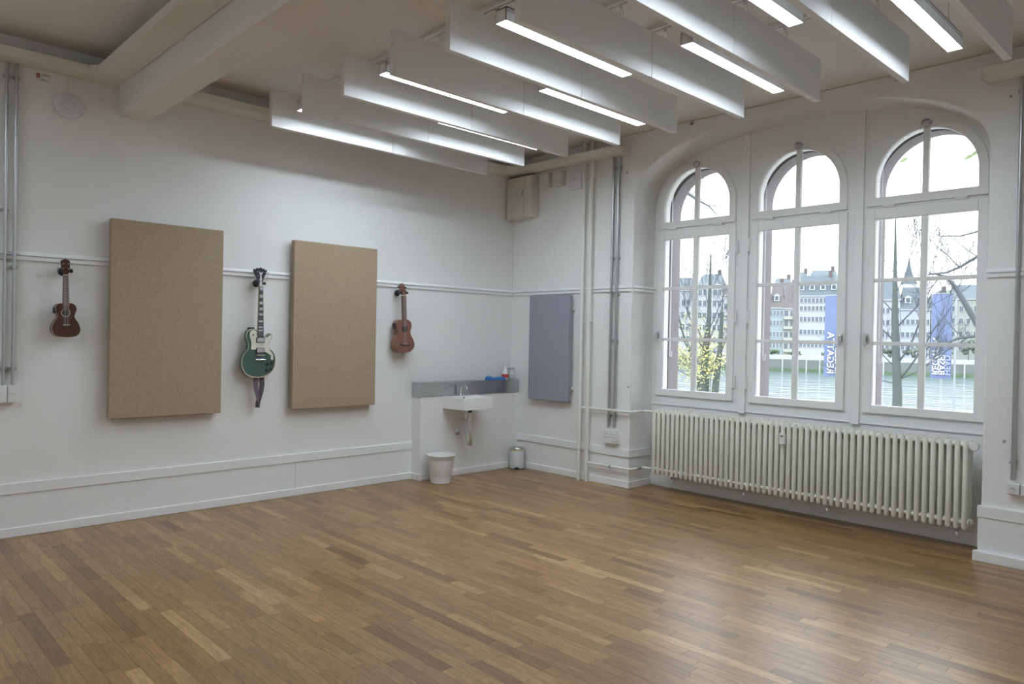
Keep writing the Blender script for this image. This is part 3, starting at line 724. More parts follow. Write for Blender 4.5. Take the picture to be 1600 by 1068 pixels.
u2 = ukulele(VB, ((-1.665, -1.615), (-1.677, -1.630)), 1.914, 1.672, VH, (-1.638, 1.574), 0.031, (-1.63, 1.419, 0.058), -0.055, -0.14, M_REDWOOD, M_SIDEW, False,
        'reddish brown ukulele with black bridge hanging beside the second beige panel', M_BLACK)
obj('preamp', MB().box(-1.745, -1.733, -0.12, -0.08, 1.575, 1.63), M_BLACK, u2, bevel=0.002)
obj('end_pin', MB().cyl((-1.63, -0.10, 1.333), (-1.63, -0.10, 1.318), 0.005, 8), M_BLACK, u2)
hanger(-1.655, 1.945, -0.132, 'black wall hanger holding the reddish brown ukulele')

# ---------------------------------------------------------------- left edge: steel conduits, box, sticker, access point
def conduit_v(x, z0, z1, label, grp, axis='L', off=0.035, r=0.0105, clamps=()):
    P = (lambda a, d: (a, -d)) if axis == 'L' else (lambda a, d: (-d, a))
    px, py = P(x, off)
    t = thing('steel_conduit', (px, py, z0), label, 'conduit', grp)
    obj('tube', MB().cyl((px, py, z0), (px, py, z1), r, 14), M_STEEL, t, smooth=True)
    for z in clamps:
        mb = MB().cyl((px, py, z - 0.012), (px, py, z + 0.012), r + 0.004, 14)
        if axis == 'L': mb.box(px - 0.024, px + 0.024, py + 0.004, 0, z - 0.008, z + 0.008)
        else: mb.box(px + 0.004, 0, py - 0.024, py + 0.024, z - 0.008, z + 0.008)
        obj('clamp', mb, M_STEEL, t)
    return t
G1 = 'steel conduits on the walls'
conduit_v(-5.027, 1.10, 3.40, 'steel conduit at left edge, the one nearer the picture border', G1, clamps=(1.22, 2.35, 3.30))
conduit_v(-4.970, 1.10, 3.40, 'steel conduit at left edge, the one nearer the dark ukulele', G1, clamps=(1.22, 1.95, 3.30))
t = thing('switch_box', (-5.03, -0.03, 0.977), 'white surface switch box pair below the steel conduits at left edge', 'switch box')
obj('box', MB().box(-5.11, -5.004, -0.055, 0, 0.977, 1.102), M_PLAST, t, bevel=0.004)
b = obj('box', MB().box(-5.000, -4.940, -0.055, 0, 0.977, 1.102), M_PLAST, t, bevel=0.004)
obj('rocker', MB().box(-4.99, -4.95, -0.058, -0.054, 1.04, 1.078), M_PLAST, b, bevel=0.002)
obj('indicator', MB().box(-4.988, -4.982, -0.0595, -0.057, 1.062, 1.066), mat('green_led', (0.4, 0.9, 0.5), 0.4), b)
t = thing('sticker', (-4.80, 0, 3.317), 'small red and white label on wall under the cable duct', 'label')
obj('paper', MB().box(-4.848, -4.752, -0.0012, 0, 3.317, 3.379), M_PLAST, t)
obj('red_field', MB().box(-4.846, -4.822, -0.002, -0.001, 3.342, 3.377).box(-4.815, -4.757, -0.002, -0.001, 3.366, 3.372), mat('faded_red', (0.40, 0.13, 0.12), 0.6), t)
obj('fine_print', MB().box(-4.815, -4.79, -0.002, -0.001, 3.326, 3.34).box(-4.785, -4.772, -0.002, -0.001, 3.328, 3.333), M_GREYPR, t)
t = thing('wireless_access_point', (-4.64, -0.02, 3.085), 'round white disc device on wall between steel conduits and beam', 'access point')
obj('cover', MB().lathe([(0.06, 0), (0.092, -0.004), (0.097, -0.012), (0.094, -0.024), (0.07, -0.032), (0.039, -0.034), (0.002, -0.0345)], (-4.64, 0, 3.182), 40, 'y'), M_LILACPL, t, smooth=True)
mbr = MB()
for k in range(36):
    a0, a1 = 2 * math.pi * k / 36, 2 * math.pi * (k + 1) / 36
    mbr.prism([(-4.64 + r * math.cos(a), 3.182 + r * math.sin(a)) for r, a in ((0.0355, a0), (0.038, a0), (0.038, a1), (0.0355, a1))], 'y', -0.0352, -0.033)
obj('ring', mbr, M_GREY, t)
obj('cable', MB().cyl((-4.64, -0.003, 3.27), (-4.64, -0.003, 3.40), 0.0035, 6), M_PIPE, t)

# ---------------------------------------------------------------- sink niche
t = thing('steel_ledge', (-0.7, -0.08, 0.87), 'brushed stainless steel ledge capping the plumbing box above sink', 'ledge')
obj('fascia', MB().box(NX0 - 0.008, NX1 - 0.002, -ND - 0.008, 0.0, 0.872, 1.02), M_BRUSH, t, bevel=0.002)
s = thing('sink', (-0.93, -0.33, 0.74), 'white rectangular wall hung sink below the steel ledge', 'sink')
sx0, sx1, sy0, sy1, sz0, sz1 = -1.139, -0.720, -0.511, -0.158, 0.742, 0.872
w = 0.022
mb = MB()
mb.box(sx0, sx1, sy0, sy1, sz0, sz0 + 0.02)
mb.box(sx0, sx0 + w, sy0, sy1, sz0 + 0.02, sz1); mb.box(sx1 - w, sx1, sy0, sy1, sz0 + 0.02, sz1)
mb.box(sx0 + w, sx1 - w, sy0, sy0 + w, sz0 + 0.02, sz1)
mb.box(sx0 + w, sx1 - w, sy1 - 0.10, sy1, sz0 + 0.02, sz1)
obj('basin', mb, M_PORC, s, bevel=0.004, seg=3)
obj('overflow', MB().lathe([(0.002, 0), (0.014, 0), (0.014, -0.003), (0.002, -0.003)], (-0.93, -0.2585, 0.845), 16, 'y'), M_BLACK, s)
obj('drain_strainer', MB().lathe([(0.002, 0), (0.022, 0), (0.022, 0.004), (0.002, 0.004)], (-0.925, -0.36, 0.762), 20), M_CHROME, s)
f = thing('faucet', (-0.93, -0.205, 0.872), 'slim chrome faucet standing on the white sink', 'faucet')
obj('base', MB().lathe([(0.02, 0), (0.022, 0.004), (0.014, 0.02), (0.012, 0.10), (0.002, 0.105)], (-0.93, -0.205, 0.872), 20), M_CHROME, f, smooth=True)
obj('spout', MB().tube([(-0.93, -0.215, 0.955), (-0.93, -0.25, 0.975), (-0.93, -0.285, 0.975), (-0.93, -0.305, 0.955), (-0.93, -0.308, 0.935)], 0.0085, 12), M_CHROME, f, smooth=True)
obj('lever', MB().box(-0.936, -0.924, -0.205, -0.185, 0.975, 0.985).cyl((-0.93, -0.205, 0.972), (-0.93, -0.205, 0.985), 0.012), M_CHROME, f)
t = thing('siphon', (-0.93, -0.36, 0.36), 'chrome bottle trap with wall flange under the sink', 'drain trap')
obj('tailpipe', MB().cyl((-0.925, -0.36, 0.51), (-0.925, -0.36, 0.72), 0.011, 14), M_CHROME, t, smooth=True)
obj('coupling', MB().cyl((-0.925, -0.36, 0.70), (-0.925, -0.36, 0.745), 0.022, 16), M_BLACK, t, smooth=True)
obj('trap_cup', MB().lathe([(0.012, 0), (0.026, 0.003), (0.030, 0.01), (0.030, 0.165), (0.02, 0.172), (0.011, 0.174)], (-0.925, -0.36, 0.345), 24), M_CHROME, t, smooth=True)
obj('outlet_pipe', MB().cyl((-0.925, -0.36, 0.475), (-0.925, -0.165, 0.475), 0.017, 14), M_CHROME, t, smooth=True)
obj('wall_flange', MB().lathe([(0.015, 0), (0.038, 0), (0.034, -0.012), (0.016, -0.02)], (-0.925, -0.15, 0.475), 24, 'y'), M_CHROME, t, smooth=True)
t = thing('angle_valve', (-0.83, -0.18, 0.585), 'small chrome shut-off valve with round flange under the sink', 'valve')
obj('wall_flange', MB().lathe([(0.008, 0), (0.028, 0), (0.024, -0.01), (0.010, -0.014)], (-0.845, -0.15, 0.60), 20, 'y'), M_CHROME, t, smooth=True)
obj('valve_body', MB().cyl((-0.845, -0.16, 0.60), (-0.845, -0.225, 0.60), 0.010, 12).cyl((-0.845, -0.225, 0.60), (-0.845, -0.245, 0.60), 0.017, 14), M_CHROME, t, smooth=True)
obj('hose', MB().tube([(-0.845, -0.20, 0.605), (-0.845, -0.20, 0.65), (-0.86, -0.22, 0.745)], 0.006, 8), M_CHROME, t, smooth=True)
# things on the ledge
cl = MB()
nx_, ny_ = 22, 9
vs = []
for k in (0, 1):
    for i in range(nx_ + 1):
        for j in range(ny_ + 1):
            xx = -0.46 + 0.25 * i / nx_; yy = -0.152 + 0.09 * j / ny_
            zz = 1.0215 + (0.011 + 0.014 * abs(math.sin(i * 0.9 + j * 0.35)) + 0.008 * math.sin(i * 0.37 + j)) * (1 if k else 0)
            if i in (0, nx_) or j in (0, ny_): zz = 1.0215 + (0.010 if k else 0)
            if i < 4 and k: zz += 0.012
            vs.append((xx + 0.004 * math.sin(j * 1.7), yy, zz))
M1 = (nx_ + 1) * (ny_ + 1); fs = []
idx = lambda i, j, k: k * M1 + i * (ny_ + 1) + j
for i in range(nx_):
    for j in range(ny_):
        fs.append((idx(i, j, 1), idx(i + 1, j, 1), idx(i + 1, j + 1, 1), idx(i, j + 1, 1)))
        fs.append((idx(i, j, 0), idx(i, j + 1, 0), idx(i + 1, j + 1, 0), idx(i + 1, j, 0)))
for i in range(nx_):
    fs.append((idx(i, 0, 0), idx(i + 1, 0, 0), idx(i + 1, 0, 1), idx(i, 0, 1)))
    fs.append((idx(i, ny_, 0), idx(i, ny_, 1), idx(i + 1, ny_, 1), idx(i + 1, ny_, 0)))
for j in range(ny_):
    fs.append((idx(0, j, 0), idx(0, j, 1), idx(0, j + 1, 1), idx(0, j + 1, 0)))
    fs.append((idx(nx_, j, 0), idx(nx_, j + 1, 0), idx(nx_, j + 1, 1), idx(nx_, j, 1)))
cl.add(vs, fs)
tag(obj('cloth', cl, M_BLUECL, smooth=True), 'crumpled blue cleaning cloth lying on the steel ledge', 'cloth')
bt = thing('spray_bottle', (-0.165, -0.09, 1.02), 'white spray bottle with red label on the steel ledge', 'spray bottle')
bx, by, bz = -0.165, -0.09, 1.02
obj('bottle', MB().lathe([(0.02, 0), (0.036, 0.002), (0.038, 0.01), (0.038, 0.07), (0.03, 0.10), (0.016, 0.13), (0.013, 0.145)], (bx, by, bz), 20), M_PLAST, bt, smooth=True)
obj('label', MB().lathe([(0.0382, 0.02), (0.0388, 0.021), (0.0388, 0.062), (0.0382, 0.063)], (bx, by, bz), 20), M_RED, bt, smooth=True)
obj('trigger_head', MB().cyl((bx, by, bz + 0.14), (bx, by, bz + 0.17), 0.014, 12).box(bx - 0.012, bx + 0.065, by - 0.012, by + 0.012, bz + 0.17, bz + 0.192).tube([(bx + 0.035, by, bz + 0.172), (bx + 0.05, by, bz + 0.15), (bx + 0.042, by, bz + 0.13)], 0.005, 8), M_PLAST, bt, bevel=0.002)
bt = thing('soap_bottle', (-0.06, -0.06, 1.02), 'clear dispenser bottle with white label standing behind the spray bottle', 'bottle')
bx, by = -0.06, -0.07
M_CLEAR = mat('clear_plastic', (0.62, 0.66, 0.66), 0.15)
obj('bottle', MB().box(bx - 0.032, bx + 0.032, by - 0.022, by + 0.022, 1.02, 1.138), M_CLEAR, bt, bevel=0.008, seg=3)
obj('label', MB().box(bx - 0.024, bx + 0.024, by - 0.0235, by - 0.0215, 1.04, 1.11), M_PLAST, bt)
obj('print_mark', MB().box(bx - 0.008, bx + 0.004, by - 0.0245, by - 0.023, 1.062, 1.074), M_BLACK, bt)
obj('cap', MB().box(bx - 0.034, bx + 0.034, by - 0.024, by + 0.024, 1.136, 1.150), M_GREY, bt, bevel=0.003)

# bins
t = thing('waste_basket', (-1.303, -0.36, 0), 'white plastic waste basket on the floor beside the plumbing box', 'bin')
c = (-1.303, -0.355, 0)
prof = [(0.095, 0.0), (0.104, 0.004), (0.110, 0.06), (0.108, 0.063), (0.134, 0.245), (0.137, 0.248), (0.142, 0.275), (0.150, 0.283), (0.150, 0.290), (0.142, 0.290), (0.136, 0.27), (0.103, 0.012), (0.004, 0.010)]
obj('bucket', MB().lathe(prof, c, 40), M_PLAST, t, smooth=True)
M_LINER = mat('bin_liner', (0.66, 0.65, 0.62), 0.35, noise=0.12, nscale=14, bump=1.0, bscale=22)
obj('liner', MB().lathe([(0.1115, 0.07), (0.1125, 0.075), (0.1345, 0.232), (0.1335, 0.238)], c, 40), M_LINER, t, smooth=True)
t = thing('pedal_bin', (-0.105, -0.268, 0), 'small steel pedal bin in the far room corner', 'bin')
c = (-0.118, -0.262, 0)
M_BINW = mat('bin_pale_steel', (0.66, 0.66, 0.68), 0.3, metal=0.25)
obj('body', MB().lathe([(0.08, 0), (0.084, 0.004), (0.084, 0.215), (0.082, 0.218)], c, 36), M_BINW, t, smooth=True)
obj('side_seam', MB().lathe([(0.085, 0.0), (0.0856, 0.001), (0.0856, 0.008), (0.085, 0.009)], c, 36), M_BLACK, t)
obj('bag_edge', MB().lathe([(0.0845, 0.208), (0.0865, 0.210), (0.0865, 0.219), (0.0845, 0.221)], c, 36), M_YELLOW, t, smooth=True)
obj('lid', MB().lathe([(0.084, 0.222), (0.085, 0.23), (0.078, 0.243), (0.05, 0.25), (0.002, 0.252)], c, 36), M_BRUSH, t, smooth=True)
d = (Vector((-6.0, -6.3)) - Vector((c[0], c[1]))).normalized()
px, py = c[0] + d.x * 0.088, c[1] + d.y * 0.088
qx, qy = -d.y * 0.024, d.x * 0.024
obj('pedal', MB().prism([(px - qx, py - qy), (px + qx, py + qy), (px + qx + d.x * 0.03, py + qy + d.y * 0.03), (px - qx + d.x * 0.03, py - qy + d.y * 0.03)], 'z', 0.012, 0.03), M_BLACK, t)

# ---------------------------------------------------------------- far corner boxes
t = thing('fuse_cabinet', (-0.06, -0.2, 2.89), 'large cream wall cabinet in the upper far corner under the duct', 'cabinet')
obj('housing', MB().box(-0.115, 0, -0.415, -0.012, 2.888, 3.365), M_CREAMPL, t, bevel=0.006)
d = obj('door', MB().box(-0.128, -0.115, -0.300, -0.018, 2.895, 3.358), M_CREAMPL, t, bevel=0.003)
obj('latch', MB().box(-0.134, -0.128, -0.292, -0.270, 3.14, 3.21), M_GREY, d, bevel=0.002)
for i, (ya, yb) in enumerate([(-0.48, -0.632), (-0.682, -0.835)]):
    t = thing('junction_box', (-0.03, (ya + yb) / 2, 3.2), ['cream junction box right beside the fuse cabinet', 'cream junction box nearer the white heating pipes'][i], 'junction box', 'cream junction boxes')
    obj('box', MB().box(-0.062, 0, yb, ya, 3.198, 3.36), M_CREAMPL, t, bevel=0.005)
    obj('lid', MB().box(-0.072, -0.062, yb + 0.005, ya - 0.005, 3.204, 3.354), M_CREAMPL, t, bevel=0.003)
    obj('button', MB().lathe([(0.001, 0), (0.005, 0), (0.005, -0.003), (0.001, -0.003)], (-0.072, yb + 0.03, 3.225), 10, 'x'), M_GREY, t)
t = thing('thermostat_receiver', (-0.02, -1.0, 3.13), 'lilac white square device on wall behind the white heating pipes', 'wall device')
obj('cover', MB().box(-0.045, 0, -1.093, -0.911, 3.132, 3.335), M_LILACPL, t, bevel=0.012, seg=3)
obj('badge', MB().box(-0.047, -0.044, -1.02, -0.98, 3.245, 3.252), M_GREY, t)

# ---------------------------------------------------------------- heating pipes
def pipe(y, lab):
    t = thing('heating_pipe', (-0.055, y, 0), lab, 'pipe', 'white vertical heating pipes')
    obj('tube', MB().cyl((-0.055, y, 0), (-0.055, y, H), 0.0195, 18), M_PIPE, t, smooth=True)
    for z in (0.355, 1.70, 3.24):
        obj('clamp', MB().cyl((-0.055, y, z - 0.013), (-0.055, y, z + 0.013), 0.024, 18).box(-0.055, 0.0, y - 0.006, y + 0.006, z - 0.006, z + 0.006).box(-0.062, -0.048, y - 0.045, y + 0.0, z - 0.009, z + 0.009), M_PIPE, t)
    return t
pipe(-1.145, 'white vertical heating pipe, the left of the two, nearer the grey felt panel')
pipe(-1.252, 'white vertical heating pipe, the right of the two, nearer the conduits')
t = thing('radiator_pipe', (-0.03, -1.5, 0.78), 'white upper horizontal pipe feeding the radiator around the pier', 'pipe')
obj('tube', MB().tube([(-0.05, -1.16, 0.778), (-0.042, -1.22, 0.778), (-0.05, -1.30, 0.778), (-0.05, YA - 0.01, 0.782), (-0.035, YA - 0.038, 0.782), (0.0, YA - 0.05, 0.782), (0.16, YA - 0.05, 0.782), (0.175, YA - 0.07, 0.782), (0.175, -1.95, 0.782)], 0.0135, 12), M_PIPE, t, smooth=True)
obj('clamp', MB().cyl((-0.05, -1.60, 0.78), (-0.05, -1.62, 0.78), 0.018, 12).box(-0.05, 0, -1.618, -1.602, 0.775, 0.785), M_PIPE, t)
t = thing('radiator_pipe', (-0.03, -1.5, 0.19), 'white lower horizontal pipe leading from pipe to radiator foot', 'pipe')
obj('tube', MB().tube([(-0.05, -1.27, 0.20), (-0.05, YA - 0.01, 0.203), (-0.035, YA - 0.038, 0.203), (0.0, YA - 0.05, 0.203), (0.16, YA - 0.05, 0.203), (0.175, YA - 0.07, 0.203), (0.175, -1.95, 0.203)], 0.0135, 12), M_PIPE, t, smooth=True)
obj('clamp', MB().cyl((-0.05, -1.56, 0.20), (-0.05, -1.58, 0.20), 0.018, 12).box(-0.05, 0, -1.578, -1.562, 0.195, 0.205), M_GREY, t)
obj('lock_valve', MB().cyl((0.07, YA - 0.05, 0.203), (0.13, YA - 0.05, 0.203), 0.019, 12), M_GREY, t)

conduit_v(-1.520, 0.60, 3.40, 'steel conduit on window pier, the one nearer the white pipes', G1, 'R', 0.028, 0.0125, clamps=(0.72, 1.50, 1.98, 2.35, 3.28))
conduit_v(-1.588, 0.60, 3.40, 'steel conduit on window pier, the one nearer the window bay', G1, 'R', 0.028, 0.0125, clamps=(0.72, 1.50, 1.98, 2.35, 3.28))
conduit_v(-5.060, 0.60, 3.375, 'steel conduit at far right edge beyond the window', G1, 'R', 0.028, 0.0125, clamps=(0.72, 3.28))
M_SOCK = M_PLAST
def socket_box(ya, yb, za, zb, label, n):
    t = thing('socket_box', (-0.03, (ya + yb) / 2, za), label, 'socket')
    obj('box', MB().box(-0.05, 0, yb, ya, za, zb), M_SOCK, t, bevel=0.004)
    for (cy, cz) in n:
        h = obj('outlet', MB().lathe([(0.001, 0), (0.021, 0), (0.021, -0.004), (0.001, -0.004)], (-0.05, cy, cz), 18, 'x'), M_SOCK, t)
        for dy, dz in ((-0.009, 0), (0.009, 0), (0, 0.006)):
            obj('pin_hole', MB().lathe([(0.0005, 0), (0.0033, 0), (0.0033, -0.001), (0.0005, -0.001)], (-0.054, cy + dy, cz + dz), 8, 'x'), M_BLACK, h)
    return t
t = socket_box(-1.470, -1.640, 0.435, 0.575, 'white double socket box at the foot of the pier conduits', [(-1.515, 0.535), (-1.590, 0.535)])
obj('cover_line', MB().box(-0.052, -0.049, -1.635, -1.475, 0.500, 0.503), M_GREY, t)
obj('switch', MB().box(-0.056, -0.05, -1.61, -1.57, 0.455, 0.49), M_PLAST, t, bevel=0.002)
socket_box(-5.030, -5.105, 0.505, 0.578, 'white socket at the foot of the far right conduit', [(-5.068, 0.542)])
socket_box(-5.112, -5.19, 0.503, 0.576, 'white socket cut by the right picture edge', [(-5.15, 0.54)])
for (y, z, lab) in [(-1.742, 1.03, 'small round wall stud beside the left window reveal'), (-5.00, 0.86, 'small round wall stud right of the radiator'), (-4.99, 3.26, 'small dark wall stud above the window pier at right'), (-1.67, 3.22, 'small wall stud left of the arch beside the duct end')]:
    t = thing('wall_stud', (-0.005, y, z - 0.008), lab, 'stud')
    obj('cap', MB().lathe([(0.001, -0.008), (0.008, -0.008), (0.010, 0.0), (0.001, 0)], (0, y, z), 12, 'x'), M_GREY, t)
for (y, z, lab) in [(-2.43, 3.575, 'small ceiling hook plug above arch, the left one'), (-4.25, 3.56, 'small ceiling hook plug above arch, the right one')]:
    t = thing('hook_plug', (-0.01, y, z - 0.02), lab, 'hook')
    obj('plate', MB().lathe([(0.001, -0.012), (0.016, -0.010), (0.02, 0.0), (0.001, 0)], (0, y, z), 12, 'x').box(-0.03, -0.01, y - 0.01, y + 0.01, z - 0.02, z - 0.004), M_GREY, t)

# ---------------------------------------------------------------- radiator
rd = thing('radiator', (0.18, -3.36, 0.15), 'long cream column radiator on wall under the arched windows', 'radiator')
NS, y0, y1 = 52, -1.992, -4.738
pitch = (y0 - y1) / (NS - 1)
sec = MB()
ZB, ZT = 0.165, 0.822
cols = (0.115, 0.175, 0.235)
for cx in cols:
    sec.tube([(cx, 0, ZB + 0.004), (cx, 0, ZB + 0.02), (cx, 0, ZT - 0.02), (cx, 0, ZT - 0.004)], [0.012, 0.0185, 0.0185, 0.012], 12)
for zz, rr in ((ZT - 0.033, 0.024), (ZB + 0.055, 0.022)):
    sec.tube([(0.115, 0, zz), (0.235, 0, zz)], 0.0185, 10)
    sec.cyl((0.175, -pitch / 2, zz), (0.175, pitch / 2, zz), 0.022, 12)
    sec.cyl((0.128, -pitch / 2, zz), (0.128, pitch / 2, zz), 0.017, 12)
first = None
for i in range(NS):
    y = y0 - i * pitch
    if first is None:
        first = obj('section', sec, M_RAD, rd, smooth=True); first.location.y = y - rd.location.y
    else:
        o = first.copy(); COL.objects.link(o); o.parent = rd; o.location.y = y - rd.location.y
for y in (-2.216, -2.982, -3.74, -4.694):
    obj('bracket', MB().box(0.10, 0.385, y - 0.007, y + 0.007, 0.148, 0.160).box(0.100, 0.112, y - 0.007, y + 0.007, 0.122, 0.160), M_PLAST, rd)
obj('end_plug', MB().cyl((0.175, y1, ZB + 0.055), (0.175, y1 - 0.04, ZB + 0.055), 0.02, 12), M_RAD, rd, smooth=True)
obj('valve_body', MB().cyl((0.175, y1, ZT - 0.033), (0.175, y1 - 0.06, ZT - 0.033), 0.013, 12).cyl((0.19, y1 - 0.06, ZT - 0.033), (0.12, y1 - 0.06, ZT - 0.033), 0.016, 12), M_CHROME, rd, smooth=True)
obj('thermostat_knob', MB().lathe([(0.018, 0), (0.029, -0.01), (0.032, -0.05), (0.028, -0.062), (0.012, -0.066), (0.001, -0.064)], (0.125, y1 - 0.062, ZT - 0.035), 24, 'x'), M_PLAST, rd, smooth=True)
t = thing('heat_meter', (0.09, -3.35, 0.63), 'small white heat cost meter clipped on the radiator front', 'meter')
obj('case', MB().box(0.062, 0.0955, -3.375, -3.328, 0.632, 0.728), M_PLAST, t, bevel=0.004)
obj('display', MB().box(0.0605, 0.0625, -3.364, -3.340, 0.700, 0.708).box(0.0605, 0.0625, -3.355, -3.350, 0.688, 0.694), M_BLACK, t)

# ---------------------------------------------------------------- river, far bank
M_WATER = bpy.data.materials.new('river_water'); M_WATER.use_nodes = True
nt = M_WATER.node_tree; b = nt.nodes['Principled BSDF']
b.inputs['Base Color'].default_value = (0.075, 0.10, 0.115, 1); b.inputs['Roughness'].default_value = 0.10
geo = nt.nodes.new('ShaderNodeNewGeometry'); n = nt.nodes.new('ShaderNodeTexNoise'); n.inputs['Scale'].default_value = 0.30; n.inputs['Detail'].default_value = 8
mpw = nt.nodes.new('ShaderNodeVectorMath'); mpw.operation = 'MULTIPLY'; mpw.inputs[1].default_value = (1.0, 0.45, 1)
nt.links.new(geo.outputs['Position'], mpw.inputs[0]); nt.links.new(mpw.outputs[0], n.inputs['Vector'])
bp = nt.nodes.new('ShaderNodeBump'); bp.inputs['Strength'].default_value = 1.0; bp.inputs['Distance'].default_value = 1.6
nt.links.new(n.outputs['Fac'], bp.inputs['Height']); nt.links.new(bp.outputs[0], b.inputs['Normal'])
struct('river', MB().box(14, 420, -160, 330, -6.9, -6.5), M_WATER)
struct('quay', MB().box(0.8, 21, -60, 90, -7.0, -4.0), mat('quay_paving', (0.35, 0.34, 0.32), 0.9, noise=0.15, nscale=2))
B0 = Vector((186.0, 82.0, 0)); NN = Vector((0.91732433, 0.39814077, 0)); UU = Vector((0.39814077, -0.91732433, 0))
ANG = math.atan2(UU.y, UU.x)
M_BANK = mat('bank_masonry', (0.132, 0.150, 0.144), 0.9, noise=0.25, nscale=0.6)
M_GRASS = mat('bank_greenery', (0.052, 0.084, 0.048), 0.9, noise=0.4, nscale=0.9)
M_PALE = mat('pale_masonry', (0.336, 0.344, 0.352), 0.8, noise=0.08, nscale=1)
def bank_root(name, s, off, z, label, cat, group=None):
    p = B0 + UU * s + NN * off
    return thing(name, (p.x, p.y, z), label, cat, group, rotz=ANG)
# local frame of a bank object: x to the right along the bank, y away from the viewer, z up
bk = bank_root('far_bank', 0, 0, 0, None, None); bk['kind'] = 'structure'
obj('river_wall', MB().box(-140, 110, 0.5, 30, -6.9, -3.2), M_BANK, bk, local=True)
obj('planted_slope', MB().prism([(-0.2, -6.9), (1.6, -3.6), (2.4, -3.4), (2.4, -6.9)], 'x', -26, 110), M_GRASS, bk, local=True)
obj('promenade', MB().box(-140, 110, 2.0, 60, -3.2, -2.2), M_PALE, bk, local=True)
for s in (-8, -4.4, -1.2, 1.6, 4.9, 12, 20, 33, 38):
    obj('mooring_post', MB().cyl((s, -0.6, -6.9), (s, -0.6, -2.3), 0.18, 8), M_PALE, bk, local=True)

M_WIN = mat('dark_window', (0.060, 0.078, 0.102), 0.2)
M_WFR = mat('window_frame_paint', (0.368, 0.392, 0.424), 0.6)
M_SLATE = mat('slate_roof', (0.067, 0.084, 0.101), 0.8, noise=0.2, nscale=1.2)
M_TILE = mat('brown_tile_roof', (0.091, 0.079, 0.082), 0.85, noise=0.2, nscale=1.2)
WM = {}
def win_mesh(w, h, shutter=None):
    key = (w, h)
    if key not in WM:
        mb = MB()
        mb.mat(0).box(-w / 2 - 0.12, w / 2 + 0.12, -0.12, 0, -0.12, h + 0.12)
        mb.mat(1)
        mb.box(-w / 2, -0.04, -0.16, -0.11, 0, h); mb.box(0.04, w / 2, -0.16, -0.11, 0, h)
        me = bpy.data.meshes.new('window'); me.from_pydata(mb.v, [], mb.f); me.materials.append(M_WFR); me.materials.append(M_WIN)
        me.polygons.foreach_set('material_index', mb.m); WM[key] = me
    return WM[key]
def house(s0, s1, ze, zr, wallc, roofm, label, rows, cols, ww, wh, off=10, depth=10, dormers=0, gable=False, balc=False, z0=-2.2):
    r = bank_root('house', (s0 + s1) / 2, off, z0, label, 'house', 'houses on the far river bank')
    hw = (s1 - s0) / 2; ze -= z0; zr -= z0
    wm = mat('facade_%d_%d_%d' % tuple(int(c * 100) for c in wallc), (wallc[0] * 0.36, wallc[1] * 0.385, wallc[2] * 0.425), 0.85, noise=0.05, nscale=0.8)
    obj('walls', MB().box(-hw, hw, 0, depth, 0, ze), wm, r, local=True)
    if gable:
        obj('roof', MB().prism([(-hw - 0.2, ze), (hw + 0.2, ze), (0, zr)], 'y', -0.2, depth), roofm, r, local=True)
    else:
        i = min(1.2, hw * 0.25)
        mb = MB().add([(-hw - 0.2, -0.4, ze), (hw + 0.2, -0.4, ze), (hw + 0.2, depth + 0.4, ze), (-hw - 0.2, depth + 0.4, ze), (-hw + i, depth * 0.45, zr), (hw - i, depth * 0.45, zr)],
                      [(0, 3, 2, 1), (0, 1, 5, 4), (1, 2, 5), (2, 3, 4, 5), (3, 0, 4)])
        obj('roof', mb, roofm, r, local=True)
    obj('cornice', MB().box(-hw - 0.15, hw + 0.15, -0.3, 0.0, ze - 0.35, ze), M_WFR, r, local=True)
    me = win_mesh(ww, wh)
    for z in rows:
        for k in range(cols):
            x = -hw + (k + 0.5) * 2 * hw / cols
            o = bpy.data.objects.new('window', me); COL.objects.link(o); o.parent = r; o.location = (x, 0, z - z0)
        if balc: obj('balcony', MB().box(-hw + 0.1, hw - 0.1, -0.7, 0, z - z0 - 0.9, z - z0 - 0.15), wm, r, local=True)
    for k in range(dormers):
        x = -hw + (k + 0.5) * 2 * hw / dormers
        yd = depth * 0.45 * 0.25; zd = ze + (zr - ze) * 0.25
        d = obj('dormer', MB().box(x - 0.75, x + 0.75, yd - 0.5, yd + 2.0, zd, zd + 1.5).prism([(x - 0.95, zd + 1.5), (x + 0.95, zd + 1.5), (x, zd + 2.1)], 'y', yd - 0.6, yd + 2.4), M_WFR, r, local=True)
        obj('window', MB().box(x - 0.45, x + 0.45, yd - 0.56, yd - 0.5, zd + 0.3, zd + 1.35), M_WIN, r, local=True)
    cx = hw * 0.6
    obj('chimney', MB().box(cx - 0.5, cx + 0.5, depth * 0.4, depth * 0.4 + 0.9, zr - 2.0, zr + 1.2), M_TILE, r, local=True)
    return r
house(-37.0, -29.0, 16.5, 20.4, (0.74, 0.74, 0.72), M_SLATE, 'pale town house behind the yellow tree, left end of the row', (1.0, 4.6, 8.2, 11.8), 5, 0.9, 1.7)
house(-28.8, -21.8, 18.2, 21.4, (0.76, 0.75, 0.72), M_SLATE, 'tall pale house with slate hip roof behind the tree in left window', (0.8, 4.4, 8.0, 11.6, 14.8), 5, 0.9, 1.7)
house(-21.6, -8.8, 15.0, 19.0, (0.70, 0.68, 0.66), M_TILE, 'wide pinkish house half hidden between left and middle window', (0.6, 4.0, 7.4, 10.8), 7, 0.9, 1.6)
house(-8.6, -4.95, 11.3, 18.6, (0.58, 0.66, 0.66), M_TILE, 'narrow blue grey house with steep dormer roof in middle window', (-0.2, 3.0, 6.2, 9.0), 4, 0.5, 1.4, dormers=1)
